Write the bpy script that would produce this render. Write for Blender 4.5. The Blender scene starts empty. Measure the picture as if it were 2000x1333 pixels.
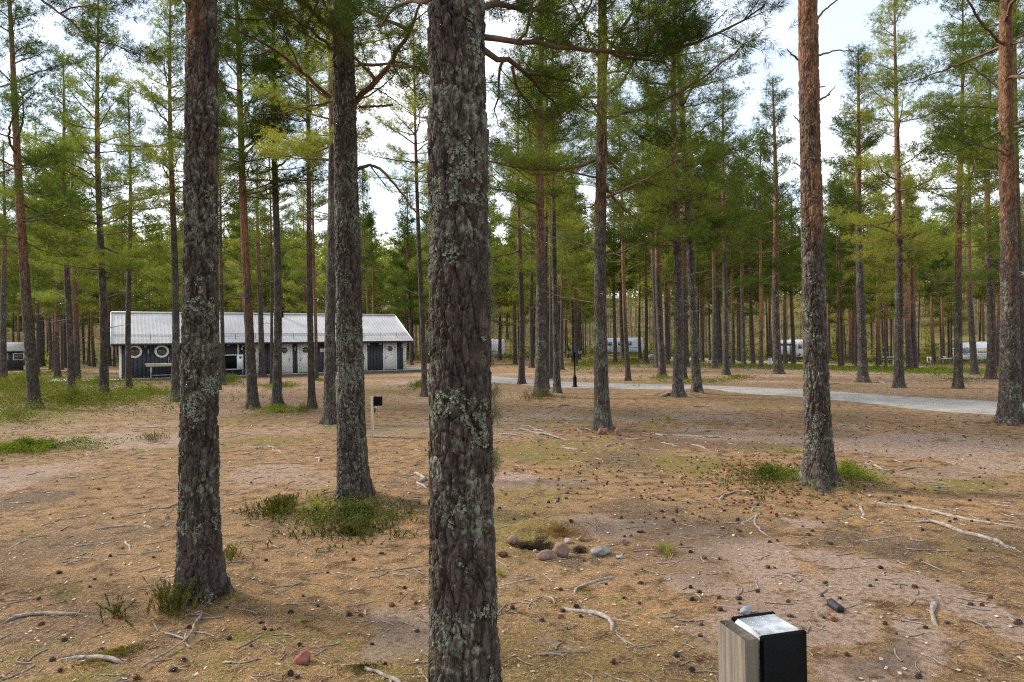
import bpy, math, random
import numpy as np
from mathutils import Vector, Matrix, Quaternion

SC = bpy.context.scene
COL = SC.collection
R = math.radians

# ------------------------------------------------------------------ camera
CAM_H = 1.65
FPX = 2000 * 24.0 / 36.0
cam_data = bpy.data.cameras.new("camera")
cam_data.lens = 24.0
cam_data.sensor_width = 36.0
cam_data.clip_start = 0.05
cam_data.clip_end = 2000.0
cam_data.dof.use_dof = True
cam_data.dof.focus_distance = 4.4
cam_data.dof.aperture_fstop = 9.0
cam = bpy.data.objects.new("camera", cam_data)
COL.objects.link(cam)
CAM_ROT = (Matrix.Rotation(R(90 + 0.41), 3, 'X') @ Matrix.Rotation(R(-0.9), 3, 'Z'))
cam.matrix_world = Matrix.Translation((0, 0, CAM_H)) @ CAM_ROT.to_4x4()
SC.camera = cam

# ------------------------------------------------------------------ sky, sun, exposure
SUN_AZ = R(-72)      # measured from the view direction (+Y), negative = left
SUN_EL = R(36)
world = bpy.data.worlds.new("World")
SC.world = world
world.use_nodes = True
wn, wl = world.node_tree.nodes, world.node_tree.links
wn.clear()
w_out = wn.new('ShaderNodeOutputWorld')
w_bg = wn.new('ShaderNodeBackground')
w_bg.inputs['Strength'].default_value = 0.12
w_sky = wn.new('ShaderNodeTexSky')
w_sky.sky_type = 'NISHITA'
w_sky.sun_disc = False
w_sky.sun_elevation = SUN_EL
w_sky.sun_rotation = SUN_AZ
w_sky.air_density = 1.0
w_sky.dust_density = 1.0
w_tc = wn.new('ShaderNodeTexCoord')
w_sep = wn.new('ShaderNodeSeparateXYZ')
wl.new(w_tc.outputs['Generated'], w_sep.inputs[0])
w_add = wn.new('ShaderNodeMath'); w_add.operation = 'ADD'; w_add.inputs[1].default_value = 0.22
w_max = wn.new('ShaderNodeMath'); w_max.operation = 'MAXIMUM'; w_max.inputs[1].default_value = 0.02
wl.new(w_sep.outputs['Z'], w_max.inputs[0]); wl.new(w_max.outputs[0], w_add.inputs[0])
w_dx = wn.new('ShaderNodeMath'); w_dx.operation = 'DIVIDE'
w_dy = wn.new('ShaderNodeMath'); w_dy.operation = 'DIVIDE'
wl.new(w_sep.outputs['X'], w_dx.inputs[0]); wl.new(w_add.outputs[0], w_dx.inputs[1])
wl.new(w_sep.outputs['Y'], w_dy.inputs[0]); wl.new(w_add.outputs[0], w_dy.inputs[1])
w_cmb = wn.new('ShaderNodeCombineXYZ')
wl.new(w_dx.outputs[0], w_cmb.inputs[0]); wl.new(w_dy.outputs[0], w_cmb.inputs[1])
w_noise = wn.new('ShaderNodeTexNoise')
w_noise.inputs['Scale'].default_value = 1.15
w_noise.inputs['Detail'].default_value = 7.0
w_noise.inputs['Roughness'].default_value = 0.56
w_noise.inputs['Distortion'].default_value = 0.35
w_map = wn.new('ShaderNodeMapping'); w_map.inputs['Location'].default_value = (0.0, 0.0, 0.0)
wl.new(w_cmb.outputs[0], w_map.inputs['Vector']); wl.new(w_map.outputs[0], w_noise.inputs['Vector'])
w_ramp = wn.new('ShaderNodeValToRGB')
w_ramp.color_ramp.elements[0].position = 0.45
w_ramp.color_ramp.elements[0].color = (0.24, 0.24, 0.24, 1)
w_ramp.color_ramp.elements[1].position = 0.63
w_ramp.color_ramp.elements[1].color = (1, 1, 1, 1)
wl.new(w_noise.outputs['Fac'], w_ramp.inputs['Fac'])
w_mix = wn.new('ShaderNodeMix'); w_mix.data_type = 'RGBA'
wl.new(w_ramp.outputs['Color'], w_mix.inputs[0])
wl.new(w_sky.outputs['Color'], w_mix.inputs[6])
w_mix.inputs[7].default_value = (10.4, 10.6, 10.8, 1)
wl.new(w_mix.outputs[2], w_bg.inputs['Color'])
wl.new(w_bg.outputs[0], w_out.inputs['Surface'])

sun_data = bpy.data.lights.new("sun", 'SUN')
sun_data.energy = 3.0
sun_data.angle = R(12)
sun_data.color = (1.0, 0.93, 0.82)
sun = bpy.data.objects.new("sun", sun_data)
COL.objects.link(sun)
_sd = Vector((math.sin(SUN_AZ) * math.cos(SUN_EL), math.cos(SUN_AZ) * math.cos(SUN_EL), math.sin(SUN_EL)))
sun.rotation_euler = _sd.to_track_quat('Z', 'Y').to_euler()
sun.location = _sd * 60

SC.view_settings.view_transform = 'Standard'
SC.view_settings.look = 'None'
SC.view_settings.exposure = 1.12
SC.view_settings.gamma = 1.0
SC.view_settings.use_curve_mapping = False
SC.render.engine = 'CYCLES'
SC.cycles.max_bounces = 3
SC.cycles.diffuse_bounces = 2
SC.cycles.glossy_bounces = 2
SC.cycles.transmission_bounces = 2
SC.cycles.use_adaptive_sampling = True
SC.cycles.adaptive_threshold = 0.009
SC.cycles.filter_width = 1.15
SC.cycles.use_denoising = False
SC.cycles.denoiser = 'OPENIMAGEDENOISE'
SC.cycles.denoising_input_passes = 'RGB_ALBEDO_NORMAL'
SC.cycles.denoising_prefilter = 'ACCURATE'
SC.cycles.sample_clamp_indirect = 6.0

# ------------------------------------------------------------------ numpy noise
def _hash(ix, iy, iz, seed):
    if True:
        n = (ix.astype(np.uint32) * np.uint32(374761393) + iy.astype(np.uint32) * np.uint32(668265263)
             + iz.astype(np.uint32) * np.uint32(2246822519) + np.uint32((seed * 3266489917) & 0xffffffff))
        n = (n ^ (n >> np.uint32(13))) * np.uint32(1274126177)
        n = (n ^ (n >> np.uint32(16))) * np.uint32(2654435761)
        n = n ^ (n >> np.uint32(15))
    return (n & np.uint32(0xffffff)).astype(np.float64) / float(0xffffff)

def vnoise(x, y, z, seed=0):
    x, y, z = np.broadcast_arrays(np.asarray(x, float), np.asarray(y, float), np.asarray(z, float))
    if x.ndim == 0:
        return float(vnoise(x.reshape(1), y.reshape(1), z.reshape(1), seed)[0])
    fx, fy, fz = np.floor(x), np.floor(y), np.floor(z)
    ix, iy, iz = fx.astype(np.int64), fy.astype(np.int64), fz.astype(np.int64)
    tx, ty, tz = x - fx, y - fy, z - fz
    tx = tx * tx * (3 - 2 * tx); ty = ty * ty * (3 - 2 * ty); tz = tz * tz * (3 - 2 * tz)
    r = 0
    for a in (0, 1):
        wa = tx if a else 1 - tx
        for b in (0, 1):
            wb = ty if b else 1 - ty
            for c in (0, 1):
                wc = tz if c else 1 - tz
                r = r + wa * wb * wc * _hash(ix + a, iy + b, iz + c, seed)
    return r

def fbm(x, y, z, seed=0, octaves=4):
    r, amp, tot, f = 0, 1.0, 0, 1.0
    for o in range(octaves):
        r = r + amp * vnoise(np.asarray(x) * f, np.asarray(y) * f, np.asarray(z) * f, seed + o * 17)
        tot += amp; amp *= 0.5; f *= 2.03
    return r / tot

def worley(x, y, z, seed=0):
    fx, fy, fz = np.floor(x), np.floor(y), np.floor(z)
    ix, iy, iz = fx.astype(np.int64), fy.astype(np.int64), fz.astype(np.int64)
    f1 = np.full(x.shape, 9.0); f2 = np.full(x.shape, 9.0)
    cid = np.zeros(x.shape); cz = np.zeros(x.shape); cx = np.zeros(x.shape)
    for a in (-1, 0, 1):
        for b in (-1, 0, 1):
            for c in (-1, 0, 1):
                jx, jy, jz = ix + a, iy + b, iz + c
                h = _hash(jx, jy, jz, seed)
                px = jx + h
                py = jy + (h * 57.31) % 1.0
                pz = jz + (h * 313.7) % 1.0
                d = np.sqrt((px - x) ** 2 + (py - y) ** 2 + (pz - z) ** 2)
                near = d < f1
                f2 = np.where(near, f1, np.minimum(f2, d))
                f1 = np.where(near, d, f1)
                cid = np.where(near, (h * 977.13) % 1.0, cid)
                cz = np.where(near, z - pz, cz)
                cx = np.where(near, x - px, cx)
    return f1, f2, cid, cx, cz

def sstep(a, b, x):
    t = np.clip((np.asarray(x, float) - a) / (b - a), 0, 1)
    return t * t * (3 - 2 * t)

# ------------------------------------------------------------------ mesh builder
class MB:
    def __init__(self):
        self.v, self.t, self.q, self.tm, self.qm, self.n = [], [], [], [], [], 0
    def add(self, verts, tris=None, quads=None, m=0):
        verts = np.asarray(verts, float).reshape(-1, 3)
        if tris is not None and len(tris):
            a = np.asarray(tris, np.int64).reshape(-1, 3) + self.n
            self.t.append(a); self.tm.append(np.full(len(a), m))
        if quads is not None and len(quads):
            a = np.asarray(quads, np.int64).reshape(-1, 4) + self.n
            self.q.append(a); self.qm.append(np.full(len(a), m))
        self.v.append(verts); self.n += len(verts)
    def box(self, x0, x1, y0, y1, z0, z1, m=0):
        v = [(x0, y0, z0), (x1, y0, z0), (x1, y1, z0), (x0, y1, z0), (x0, y0, z1), (x1, y0, z1), (x1, y1, z1), (x0, y1, z1)]
        self.add(v, quads=[(0, 3, 2, 1), (4, 5, 6, 7), (0, 1, 5, 4), (1, 2, 6, 5), (2, 3, 7, 6), (3, 0, 4, 7)], m=m)
    def bevel_box(self, x0, x1, y0, y1, z0, z1, b, m=0):
        """a box whose vertical and horizontal edges are chamfered"""
        vs, idx = [], {}
        for sx in (0, 1):
            for sy in (0, 1):
                for sz in (0, 1):
                    X, Y, Z = (x1 if sx else x0), (y1 if sy else y0), (z1 if sz else z0)
                    dx, dy, dz = (-b if sx else b), (-b if sy else b), (-b if sz else b)
                    idx[(sx, sy, sz, 'x')] = len(vs); vs.append((X, Y + dy, Z + dz))
                    idx[(sx, sy, sz, 'y')] = len(vs); vs.append((X + dx, Y, Z + dz))
                    idx[(sx, sy, sz, 'z')] = len(vs); vs.append((X + dx, Y + dy, Z))
        q, t = [], []
        for s in (0, 1):
            q.append([idx[(s, a, c, 'x')] for a, c in ((0, 0), (1, 0), (1, 1), (0, 1))])
            q.append([idx[(a, s, c, 'y')] for a, c in ((0, 0), (1, 0), (1, 1), (0, 1))])
            q.append([idx[(a, c, s, 'z')] for a, c in ((0, 0), (1, 0), (1, 1), (0, 1))])
        for a in (0, 1):
            for c in (0, 1):
                q.append([idx[(a, c, 0, 'x')], idx[(a, c, 1, 'x')], idx[(a, c, 1, 'y')], idx[(a, c, 0, 'y')]])
                q.append([idx[(a, 0, c, 'x')], idx[(a, 1, c, 'x')], idx[(a, 1, c, 'z')], idx[(a, 0, c, 'z')]])
                q.append([idx[(0, a, c, 'y')], idx[(1, a, c, 'y')], idx[(1, a, c, 'z')], idx[(0, a, c, 'z')]])
        for k in ((a, b2, c) for a in (0, 1) for b2 in (0, 1) for c in (0, 1)):
            t.append([idx[k + ('x',)], idx[k + ('y',)], idx[k + ('z',)]])
        self.add(vs, tris=t, quads=q, m=m)
    def tube(self, pts, rad, sides=6, m=0, cap=True):
        pts = np.asarray(pts, float); n = len(pts)
        rad = np.broadcast_to(np.asarray(rad, float), (n,))
        tan = np.gradient(pts, axis=0)
        tan /= np.linalg.norm(tan, axis=1)[:, None] + 1e-12
        ref = np.array([0.0, 0.0, 1.0]) if abs(tan[0][2]) < 0.8 else np.array([1.0, 0.0, 0.0])
        u = np.cross(tan, ref); u /= np.linalg.norm(u, axis=1)[:, None] + 1e-12
        w = np.cross(tan, u)
        a = np.arange(sides) * 2 * math.pi / sides
        v = pts[:, None, :] + rad[:, None, None] * (np.cos(a)[None, :, None] * u[:, None, :] + np.sin(a)[None, :, None] * w[:, None, :])
        v = v.reshape(-1, 3)
        i = np.arange(n - 1)[:, None] * sides; j = np.arange(sides)[None, :]; j2 = (j + 1) % sides
        q = np.stack([i + j, i + j2, i + sides + j2, i + sides + j], -1).reshape(-1, 4)
        t = None
        if cap:
            v = np.vstack([v, pts[0], pts[-1]])
            jj = np.arange(sides); jn = (jj + 1) % sides
            t = np.vstack([np.stack([jn, jj, np.full(sides, n * sides)], -1),
                           np.stack([(n - 1) * sides + jj, (n - 1) * sides + jn, np.full(sides, n * sides + 1)], -1)])
        self.add(v, tris=t, quads=q, m=m)
    def lathe(self, prof, sides=16, m=0, centre=(0, 0, 0)):
        """prof: list of (radius, z)"""
        prof = np.asarray(prof, float); n = len(prof)
        a = np.arange(sides) * 2 * math.pi / sides
        v = np.stack([prof[:, 0][:, None] * np.cos(a), prof[:, 0][:, None] * np.sin(a), np.repeat(prof[:, 1][:, None], sides, 1)], -1).reshape(-1, 3) + np.asarray(centre)
        i = np.arange(n - 1)[:, None] * sides; j = np.arange(sides)[None, :]; j2 = (j + 1) % sides
        self.add(v, quads=np.stack([i + j, i + j2, i + sides + j2, i + sides + j], -1).reshape(-1, 4), m=m)
    def disc(self, c, ax_u, ax_v, r, sides=20, m=0, r_in=0.0, thick=None):
        """a disc or ring standing in the plane of ax_u, ax_v; thick extrudes it along the normal"""
        c, ax_u, ax_v = map(lambda k: np.asarray(k, float), (c, ax_u, ax_v))
        a = np.arange(sides) * 2 * math.pi / sides
        ring = lambda rr, off: c + off + rr * (np.cos(a)[:, None] * ax_u + np.sin(a)[:, None] * ax_v)
        nrm = np.cross(ax_u, ax_v)
        th = nrm * (thick or 0.0)
        jj = np.arange(sides); jn = (jj + 1) % sides
        if r_in > 0:
            v = np.vstack([ring(r, th), ring(r_in, th), ring(r, 0 * th), ring(r_in, 0 * th)])
            q = np.vstack([np.stack([jj, jn, sides + jn, sides + jj], -1),
                           np.stack([2 * sides + jj, 2 * sides + jn, jn, jj], -1),
                           np.stack([sides + jj, sides + jn, 3 * sides + jn, 3 * sides + jj], -1)])
            self.add(v, quads=q, m=m)
        else:
            v = np.vstack([ring(r, th), (c + th)[None], ring(r, 0 * th)])
            t = np.stack([jj, jn, np.full(sides, sides)], -1)
            q = np.stack([sides + 1 + jj, sides + 1 + jn, jn, jj], -1)
            self.add(v, tris=t, quads=q, m=m)
    def mesh(self, name, mats, smooth=False):
        me = bpy.data.meshes.new(name)
        V = np.vstack(self.v)
        T = np.vstack(self.t) if self.t else np.zeros((0, 3), np.int64)
        Q = np.vstack(self.q) if self.q else np.zeros((0, 4), np.int64)
        mi = np.concatenate((self.qm if self.q else []) + (self.tm if self.t else [])).astype(np.int32)
        loops = np.concatenate([Q.ravel(), T.ravel()]).astype(np.int32)
        starts = np.concatenate([np.arange(len(Q)) * 4, len(Q) * 4 + np.arange(len(T)) * 3]).astype(np.int32)
        me.vertices.add(len(V)); me.vertices.foreach_set('co', V.astype(np.float32).ravel())
        me.loops.add(len(loops)); me.loops.foreach_set('vertex_index', loops)
        me.polygons.add(len(starts)); me.polygons.foreach_set('loop_start', starts)
        for mt in (mats if isinstance(mats, (list, tuple)) else [mats]):
            me.materials.append(mt)
        me.polygons.foreach_set('material_index', mi)
        if smooth:
            me.polygons.foreach_set('use_smooth', np.ones(len(starts), bool))
        me.update(calc_edges=True)
        return me
    def build(self, name, mats, parent=None, smooth=False):
        return link(name, self.mesh(name, mats, smooth), parent)

def link(name, data, parent=None):
    o = bpy.data.objects.new(name, data)
    COL.objects.link(o)
    if parent is not None:
        o.parent = parent
    return o

def tag(o, label=None, cat=None, group=None, kind=None):
    if label: o['label'] = label
    if cat: o['category'] = cat
    if group: o['group'] = group
    if kind: o['kind'] = kind
    return o

def empty(name, loc=(0, 0, 0), rz=0.0):
    o = bpy.data.objects.new(name, None)
    o.empty_display_size = 0.2
    COL.objects.link(o)
    o.location = loc
    o.rotation_euler = (0, 0, rz)
    return o

# ------------------------------------------------------------------ materials
def nodes_of(name):
    m = bpy.data.materials.new(name)
    m.use_nodes = True
    n, l = m.node_tree.nodes, m.node_tree.links
    return m, n, l, n['Principled BSDF']

def noise_node(n, l, scale, detail=4, rough=0.55, coord=None, dist=0.0):
    t = n.new('ShaderNodeTexNoise')
    t.inputs['Scale'].default_value = scale; t.inputs['Detail'].default_value = detail
    t.inputs['Roughness'].default_value = rough; t.inputs['Distortion'].default_value = dist
    if coord is not None: l.new(coord, t.inputs['Vector'])
    return t

def ramp_node(n, l, fac, stops):
    r = n.new('ShaderNodeValToRGB')
    e = r.color_ramp.elements
    while len(e) > 1: e.remove(e[-1])
    for i, (p, c) in enumerate(stops):
        k = e[0] if i == 0 else e.new(p)
        k.position = p; k.color = tuple(c) + (1,) if len(c) == 3 else c
    l.new(fac, r.inputs['Fac'])
    return r

def mix_node(n, l, fac, a, b, mode='MIX'):
    m = n.new('ShaderNodeMix'); m.data_type = 'RGBA'; m.blend_type = mode
    for s, k in ((0, fac), (6, a), (7, b)):
        if isinstance(k, (int, float)): m.inputs[s].default_value = k
        elif isinstance(k, tuple): m.inputs[s].default_value = k if len(k) == 4 else k + (1,)
        else: l.new(k, m.inputs[s])
    return m.outputs[2]

def math_node(n, l, op, a, b=None, clamp=False):
    m = n.new('ShaderNodeMath'); m.operation = op; m.use_clamp = clamp
    for s, k in ((0, a), (1, b)):
        if k is None: continue
        if isinstance(k, (int, float)): m.inputs[s].default_value = k
        else: l.new(k, m.inputs[s])
    return m.outputs[0]

def map_node(n, l, coord, scale=(1, 1, 1), loc=(0, 0, 0)):
    m = n.new('ShaderNodeMapping')
    m.inputs['Scale'].default_value = scale; m.inputs['Location'].default_value = loc
    l.new(coord, m.inputs['Vector'])
    return m.outputs[0]

def bump_node(n, l, height, strength, dist, bsdf, normal=None):
    b = n.new('ShaderNodeBump')
    b.inputs['Strength'].default_value = strength; b.inputs['Distance'].default_value = dist
    l.new(height, b.inputs['Height'])
    if normal is not None: l.new(normal, b.inputs['Normal'])
    if bsdf is not None: l.new(b.outputs[0], bsdf.inputs['Normal'])
    return b.outputs[0]

def simple_mat(name, c, rough=0.6, metal=0.0, var=0.18, scale=6.0, bump=0.0, spec=0.4, c2=None, stretch=(1, 1, 1)):
    m, n, l, b = nodes_of(name)
    tc = n.new('ShaderNodeTexCoord')
    v = map_node(n, l, tc.outputs['Object'], stretch)
    t = noise_node(n, l, scale, 6, 0.6, v)
    lo = tuple(k * (1 - var) for k in c); hi = tuple(min(1, k * (1 + var)) for k in (c2 or c))
    rp = ramp_node(n, l, t.outputs['Fac'], [(0.3, lo), (0.7, hi)])
    l.new(rp.outputs[0], b.inputs['Base Color'])
    b.inputs['Roughness'].default_value = rough
    b.inputs['Metallic'].default_value = metal
    b.inputs['Specular IOR Level'].default_value = spec
    if bump: bump_node(n, l, t.outputs['Fac'], 0.6, bump, b)
    return m

def leaf_mat(name, dark, light, trans=0.3, scale=3.0, rnd=0.5, rough=0.6, warm=None):
    """thin leaf: diffuse + translucent; hue wanders between clumps and between plants"""
    m, n, l, b = nodes_of(name)
    tc = n.new('ShaderNodeTexCoord'); oi = n.new('ShaderNodeObjectInfo')
    t = noise_node(n, l, scale, 1, 0.6, tc.outputs['Object'])
    f = math_node(n, l, 'MULTIPLY_ADD', oi.outputs['Random'], rnd)
    f.node.inputs[2].default_value = -rnd * 0.5
    f2 = math_node(n, l, 'ADD', t.outputs['Fac'], f)
    stops = [(0.28, dark), (0.72, light)]
    if warm: stops.append((0.95, warm))
    rp = ramp_node(n, l, f2, stops)
    n.remove(b); b = n.new('ShaderNodeBsdfDiffuse'); l.new(rp.outputs[0], b.inputs['Color'])
    tr = n.new('ShaderNodeBsdfTranslucent')
    tcol = mix_node(n, l, 1.0, rp.outputs[0], (1.3, 1.45, 0.75), 'MULTIPLY')
    l.new(tcol, tr.inputs['Color'])
    ms = n.new('ShaderNodeMixShader'); ms.inputs[0].default_value = trans
    l.new(b.outputs[0], ms.inputs[1]); l.new(tr.outputs[0], ms.inputs[2])
    l.new(ms.outputs[0], n['Material Output'].inputs['Surface'])
    return m

def bark_mat(name, plate=1.0, bump=0.012):
    """pine bark: grey-brown plates below, flaking orange above; object colour R = height where the
    orange starts (x10 m), G = amount of lichen, B = seed"""
    m, n, l, b = nodes_of(name)
    tc = n.new('ShaderNodeTexCoord'); oi = n.new('ShaderNodeObjectInfo')
    sc = n.new('ShaderNodeSeparateColor'); l.new(oi.outputs['Color'], sc.inputs[0])
    sh = n.new('ShaderNodeVectorMath'); sh.operation = 'ADD'
    cb = n.new('ShaderNodeCombineXYZ')
    k = math_node(n, l, 'MULTIPLY', sc.outputs[2], 37.0)
    for i in range(3): l.new(k, cb.inputs[i])
    l.new(tc.outputs['Object'], sh.inputs[0]); l.new(cb.outputs[0], sh.inputs[1])
    P = sh.outputs[0]
    Pz = map_node(n, l, P, (1, 1, 0.32))
    n1 = noise_node(n, l, 26, 4, 0.62, Pz, 0.4)
    n2 = noise_node(n, l, 5, 1, 0.5, Pz)
    grey = ramp_node(n, l, n1.outputs['Fac'], [(0.34, (0.026, 0.0195, 0.017)), (0.5, (0.058, 0.045, 0.039)), (0.68, (0.115, 0.092, 0.081))])
    orange = ramp_node(n, l, n1.outputs['Fac'], [(0.34, (0.085, 0.042, 0.027)), (0.5, (0.180, 0.090, 0.050)), (0.68, (0.29, 0.165, 0.10))])
    sx = n.new('ShaderNodeSeparateXYZ'); l.new(tc.outputs['Object'], sx.inputs[0])
    h0 = math_node(n, l, 'MULTIPLY', sc.outputs[0], 10.0)
    dz = math_node(n, l, 'SUBTRACT', sx.outputs['Z'], h0)
    dz = math_node(n, l, 'MULTIPLY', dz, 0.42)
    wob = math_node(n, l, 'SUBTRACT', n2.outputs['Fac'], 0.5)
    wob = math_node(n, l, 'MULTIPLY', wob, 2.2)
    of = math_node(n, l, 'ADD', dz, wob)
    fine = math_node(n, l, 'SUBTRACT', n1.outputs['Fac'], 0.5)
    of = math_node(n, l, 'ADD', of, math_node(n, l, 'MULTIPLY', fine, 1.6))
    of = math_node(n, l, 'ADD', of, 0.2, clamp=True)
    col = mix_node(n, l, of, grey.outputs[0], orange.outputs[0])
    # lichen crust
    nl = noise_node(n, l, 30, 4, 0.72, map_node(n, l, P, (1, 1, 0.7)))
    nl2 = noise_node(n, l, 3.1, 1, 0.5, P)
    lf = math_node(n, l, 'ADD', nl.outputs['Fac'], math_node(n, l, 'MULTIPLY', math_node(n, l, 'SUBTRACT', nl2.outputs['Fac'], 0.5), 0.40))
    lf = math_node(n, l, 'ADD', lf, math_node(n, l, 'MULTIPLY', sc.outputs[1], 0.16))
    lf = math_node(n, l, 'SUBTRACT', lf, math_node(n, l, 'MULTIPLY', of, 0.22))
    lr = ramp_node(n, l, lf, [(0.62, (0, 0, 0)), (0.70, (0.8, 0.8, 0.8))])
    lc = ramp_node(n, l, n1.outputs['Fac'], [(0.3, (0.10, 0.108, 0.080)), (0.7, (0.26, 0.28, 0.22))])
    col = mix_node(n, l, lr.outputs[0], col, lc.outputs[0])
    l.new(col, b.inputs['Base Color'])
    b.inputs['Roughness'].default_value = 0.88
    b.inputs['Specular IOR Level'].default_value = 0.2
    vo = n.new('ShaderNodeTexVoronoi'); vo.feature = 'DISTANCE_TO_EDGE'; vo.inputs['Scale'].default_value = 24 * plate
    nw = noise_node(n, l, 9, 2, 0.5, P)
    wv = n.new('ShaderNodeVectorMath'); wv.operation = 'MULTIPLY_ADD'
    l.new(nw.outputs['Color'], wv.inputs[0]); wv.inputs[1].default_value = (0.09, 0.09, 0.09); l.new(map_node(n, l, P, (1, 1, 0.38)), wv.inputs[2])
    l.new(wv.outputs[0], vo.inputs['Vector'])
    vr = ramp_node(n, l, vo.outputs['Distance'], [(0.0, (0, 0, 0)), (0.16, (1, 1, 1))])
    bn = bump_node(n, l, vr.outputs[0], 0.8, bump, None)
    bump_node(n, l, n1.outputs['Fac'], 0.7, 0.006, b, bn)
    return m

def ground_mat():
    m, n, l, b = nodes_of('forest_floor')
    ge = n.new('ShaderNodeNewGeometry'); P = ge.outputs['Position']
    at = n.new('ShaderNodeAttribute'); at.attribute_name = 'mask'
    s = n.new('ShaderNodeSeparateColor'); l.new(at.outputs['Color'], s.inputs[0])
    f1 = noise_node(n, l, 46, 3, 0.7, P, 0.6)
    f2 = noise_node(n, l, 170, 2, 0.7, P, 1.2)
    f3 = noise_node(n, l, 5.5, 3, 0.62, P)
    f5 = noise_node(n, l, 22, 4, 0.75, P, 0.3)
    litter = ramp_node(n, l, f2.outputs['Fac'], [(0.38, (0.055, 0.033, 0.017)), (0.5, (0.235, 0.140, 0.066)), (0.62, (0.45, 0.295, 0.155))])
    litter2 = ramp_node(n, l, f1.outputs['Fac'], [(0.38, (0.075, 0.047, 0.026)), (0.5, (0.255, 0.155, 0.078)), (0.64, (0.40, 0.27, 0.145))])
    lit = mix_node(n, l, 0.5, litter.outputs[0], litter2.outputs[0])
    tint = ramp_node(n, l, f3.outputs['Fac'], [(0.36, (0.42, 0.39, 0.38)), (0.48, (0.85, 0.85, 0.86)), (0.64, (1.2, 1.1, 1.0))])
    lit = mix_node(n, l, 1.0, lit, tint.outputs[0], 'MULTIPLY')
    sand = ramp_node(n, l, f2.outputs['Fac'], [(0.36, (0.18, 0.122, 0.090)), (0.48, (0.325, 0.230, 0.175)), (0.64, (0.44, 0.335, 0.27))])
    sandt = mix_node(n, l, 1.0, sand.outputs[0], ramp_node(n, l, f5.outputs['Fac'], [(0.38, (0.55, 0.50, 0.46)), (0.55, (1, 1, 1))]).outputs[0], 'MULTIPLY')
    humus = ramp_node(n, l, f1.outputs['Fac'], [(0.3, (0.030, 0.022, 0.017)), (0.7, (0.135, 0.10, 0.078))])
    moss = ramp_node(n, l, f1.outputs['Fac'], [(0.3, (0.065, 0.056, 0.013)), (0.7, (0.22, 0.185, 0.046))])
    def thr(src, lo, hi, k=1.5):
        v = math_node(n, l, 'ADD', src, math_node(n, l, 'MULTIPLY', math_node(n, l, 'SUBTRACT', math_node(n, l, 'ADD', math_node(n, l, 'MULTIPLY', f5.outputs['Fac'], 0.6), math_node(n, l, 'MULTIPLY', f3.outputs['Fac'], 0.4)), 0.5), k))
        mr = n.new('ShaderNodeMapRange'); mr.interpolation_type = 'SMOOTHSTEP'
        l.new(v, mr.inputs['Value']); mr.inputs['From Min'].default_value = lo; mr.inputs['From Max'].default_value = hi
        return mr.outputs[0]
    ms = thr(s.outputs[0], 0.25, 0.95, 2.1)
    mg = thr(s.outputs[1], 0.25, 0.95, 2.0)
    mh = thr(s.outputs[2], 0.25, 0.95, 2.0)
    col = mix_node(n, l, ms, lit, sandt)
    col = mix_node(n, l, math_node(n, l, 'MULTIPLY', mg, 0.8), col, moss.outputs[0])
    col = mix_node(n, l, math_node(n, l, 'MULTIPLY', mh, 0.8), col, humus.outputs[0])
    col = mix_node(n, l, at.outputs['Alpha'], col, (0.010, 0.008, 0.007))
    l.new(col, b.inputs['Base Color'])
    b.inputs['Roughness'].default_value = 0.95
    b.inputs['Specular IOR Level'].default_value = 0.12
    b1 = bump_node(n, l, f1.outputs['Fac'], 0.75, 0.03, None)
    bump_node(n, l, f2.outputs['Fac'], 0.7, 0.010, b, b1)
    return m

M = {}
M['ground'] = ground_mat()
M['bark'] = bark_mat('pine_bark', 1.0, 0.012)
M['bark_near'] = bark_mat('pine_bark_close', 1.6, 0.004)
M['lichen'] = leaf_mat('tree_lichen', (0.13, 0.142, 0.108), (0.34, 0.365, 0.30), 0.15, 30, 0.1, 0.9)
M['beard'] = leaf_mat('beard_lichen', (0.16, 0.145, 0.085), (0.30, 0.28, 0.18), 0.25, 20, 0.1, 0.9)
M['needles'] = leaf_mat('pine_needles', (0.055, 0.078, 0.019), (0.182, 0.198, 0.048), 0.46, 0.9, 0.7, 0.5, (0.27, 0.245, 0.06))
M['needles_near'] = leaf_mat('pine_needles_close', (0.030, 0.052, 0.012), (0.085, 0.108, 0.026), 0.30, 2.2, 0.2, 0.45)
M['twig'] = simple_mat('pine_twig', (0.13, 0.085, 0.055), 0.85, 0, 0.45, 8, 0.004, 0.2)
M['limb'] = simple_mat('orange_limb', (0.135, 0.088, 0.062), 0.85, 0, 0.5, 7, 0.006, 0.2)
M['dead'] = simple_mat('dead_wood', (0.19, 0.155, 0.125), 0.9, 0, 0.4, 12, 0.004, 0.2)
M['root'] = simple_mat('weathered_root', (0.24, 0.205, 0.18), 0.9, 0, 0.6, 34, 0.010, 0.2, stretch=(1, 1, 1))
M['stick'] = simple_mat('dry_stick', (0.22, 0.18, 0.15), 0.9, 0, 0.4, 16, 0.004, 0.2)
M['needle_litter'] = simple_mat('fallen_needles', (0.16, 0.085, 0.036), 0.8, 0, 0.6, 210, 0, 0.2, (0.47, 0.32, 0.165))
M['flake'] = simple_mat('bark_flakes', (0.20, 0.13, 0.095), 0.85, 0, 0.5, 30, 0, 0.2, (0.44, 0.34, 0.27))
M['cone_dark'] = simple_mat('weathered_cone', (0.045, 0.034, 0.028), 0.85, 0, 0.5, 40, 0, 0.2, (0.09, 0.07, 0.058))
M['cone_red'] = simple_mat('fresh_cone', (0.13, 0.042, 0.018), 0.8, 0, 0.5, 40, 0, 0.25, (0.24, 0.09, 0.04))
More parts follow.
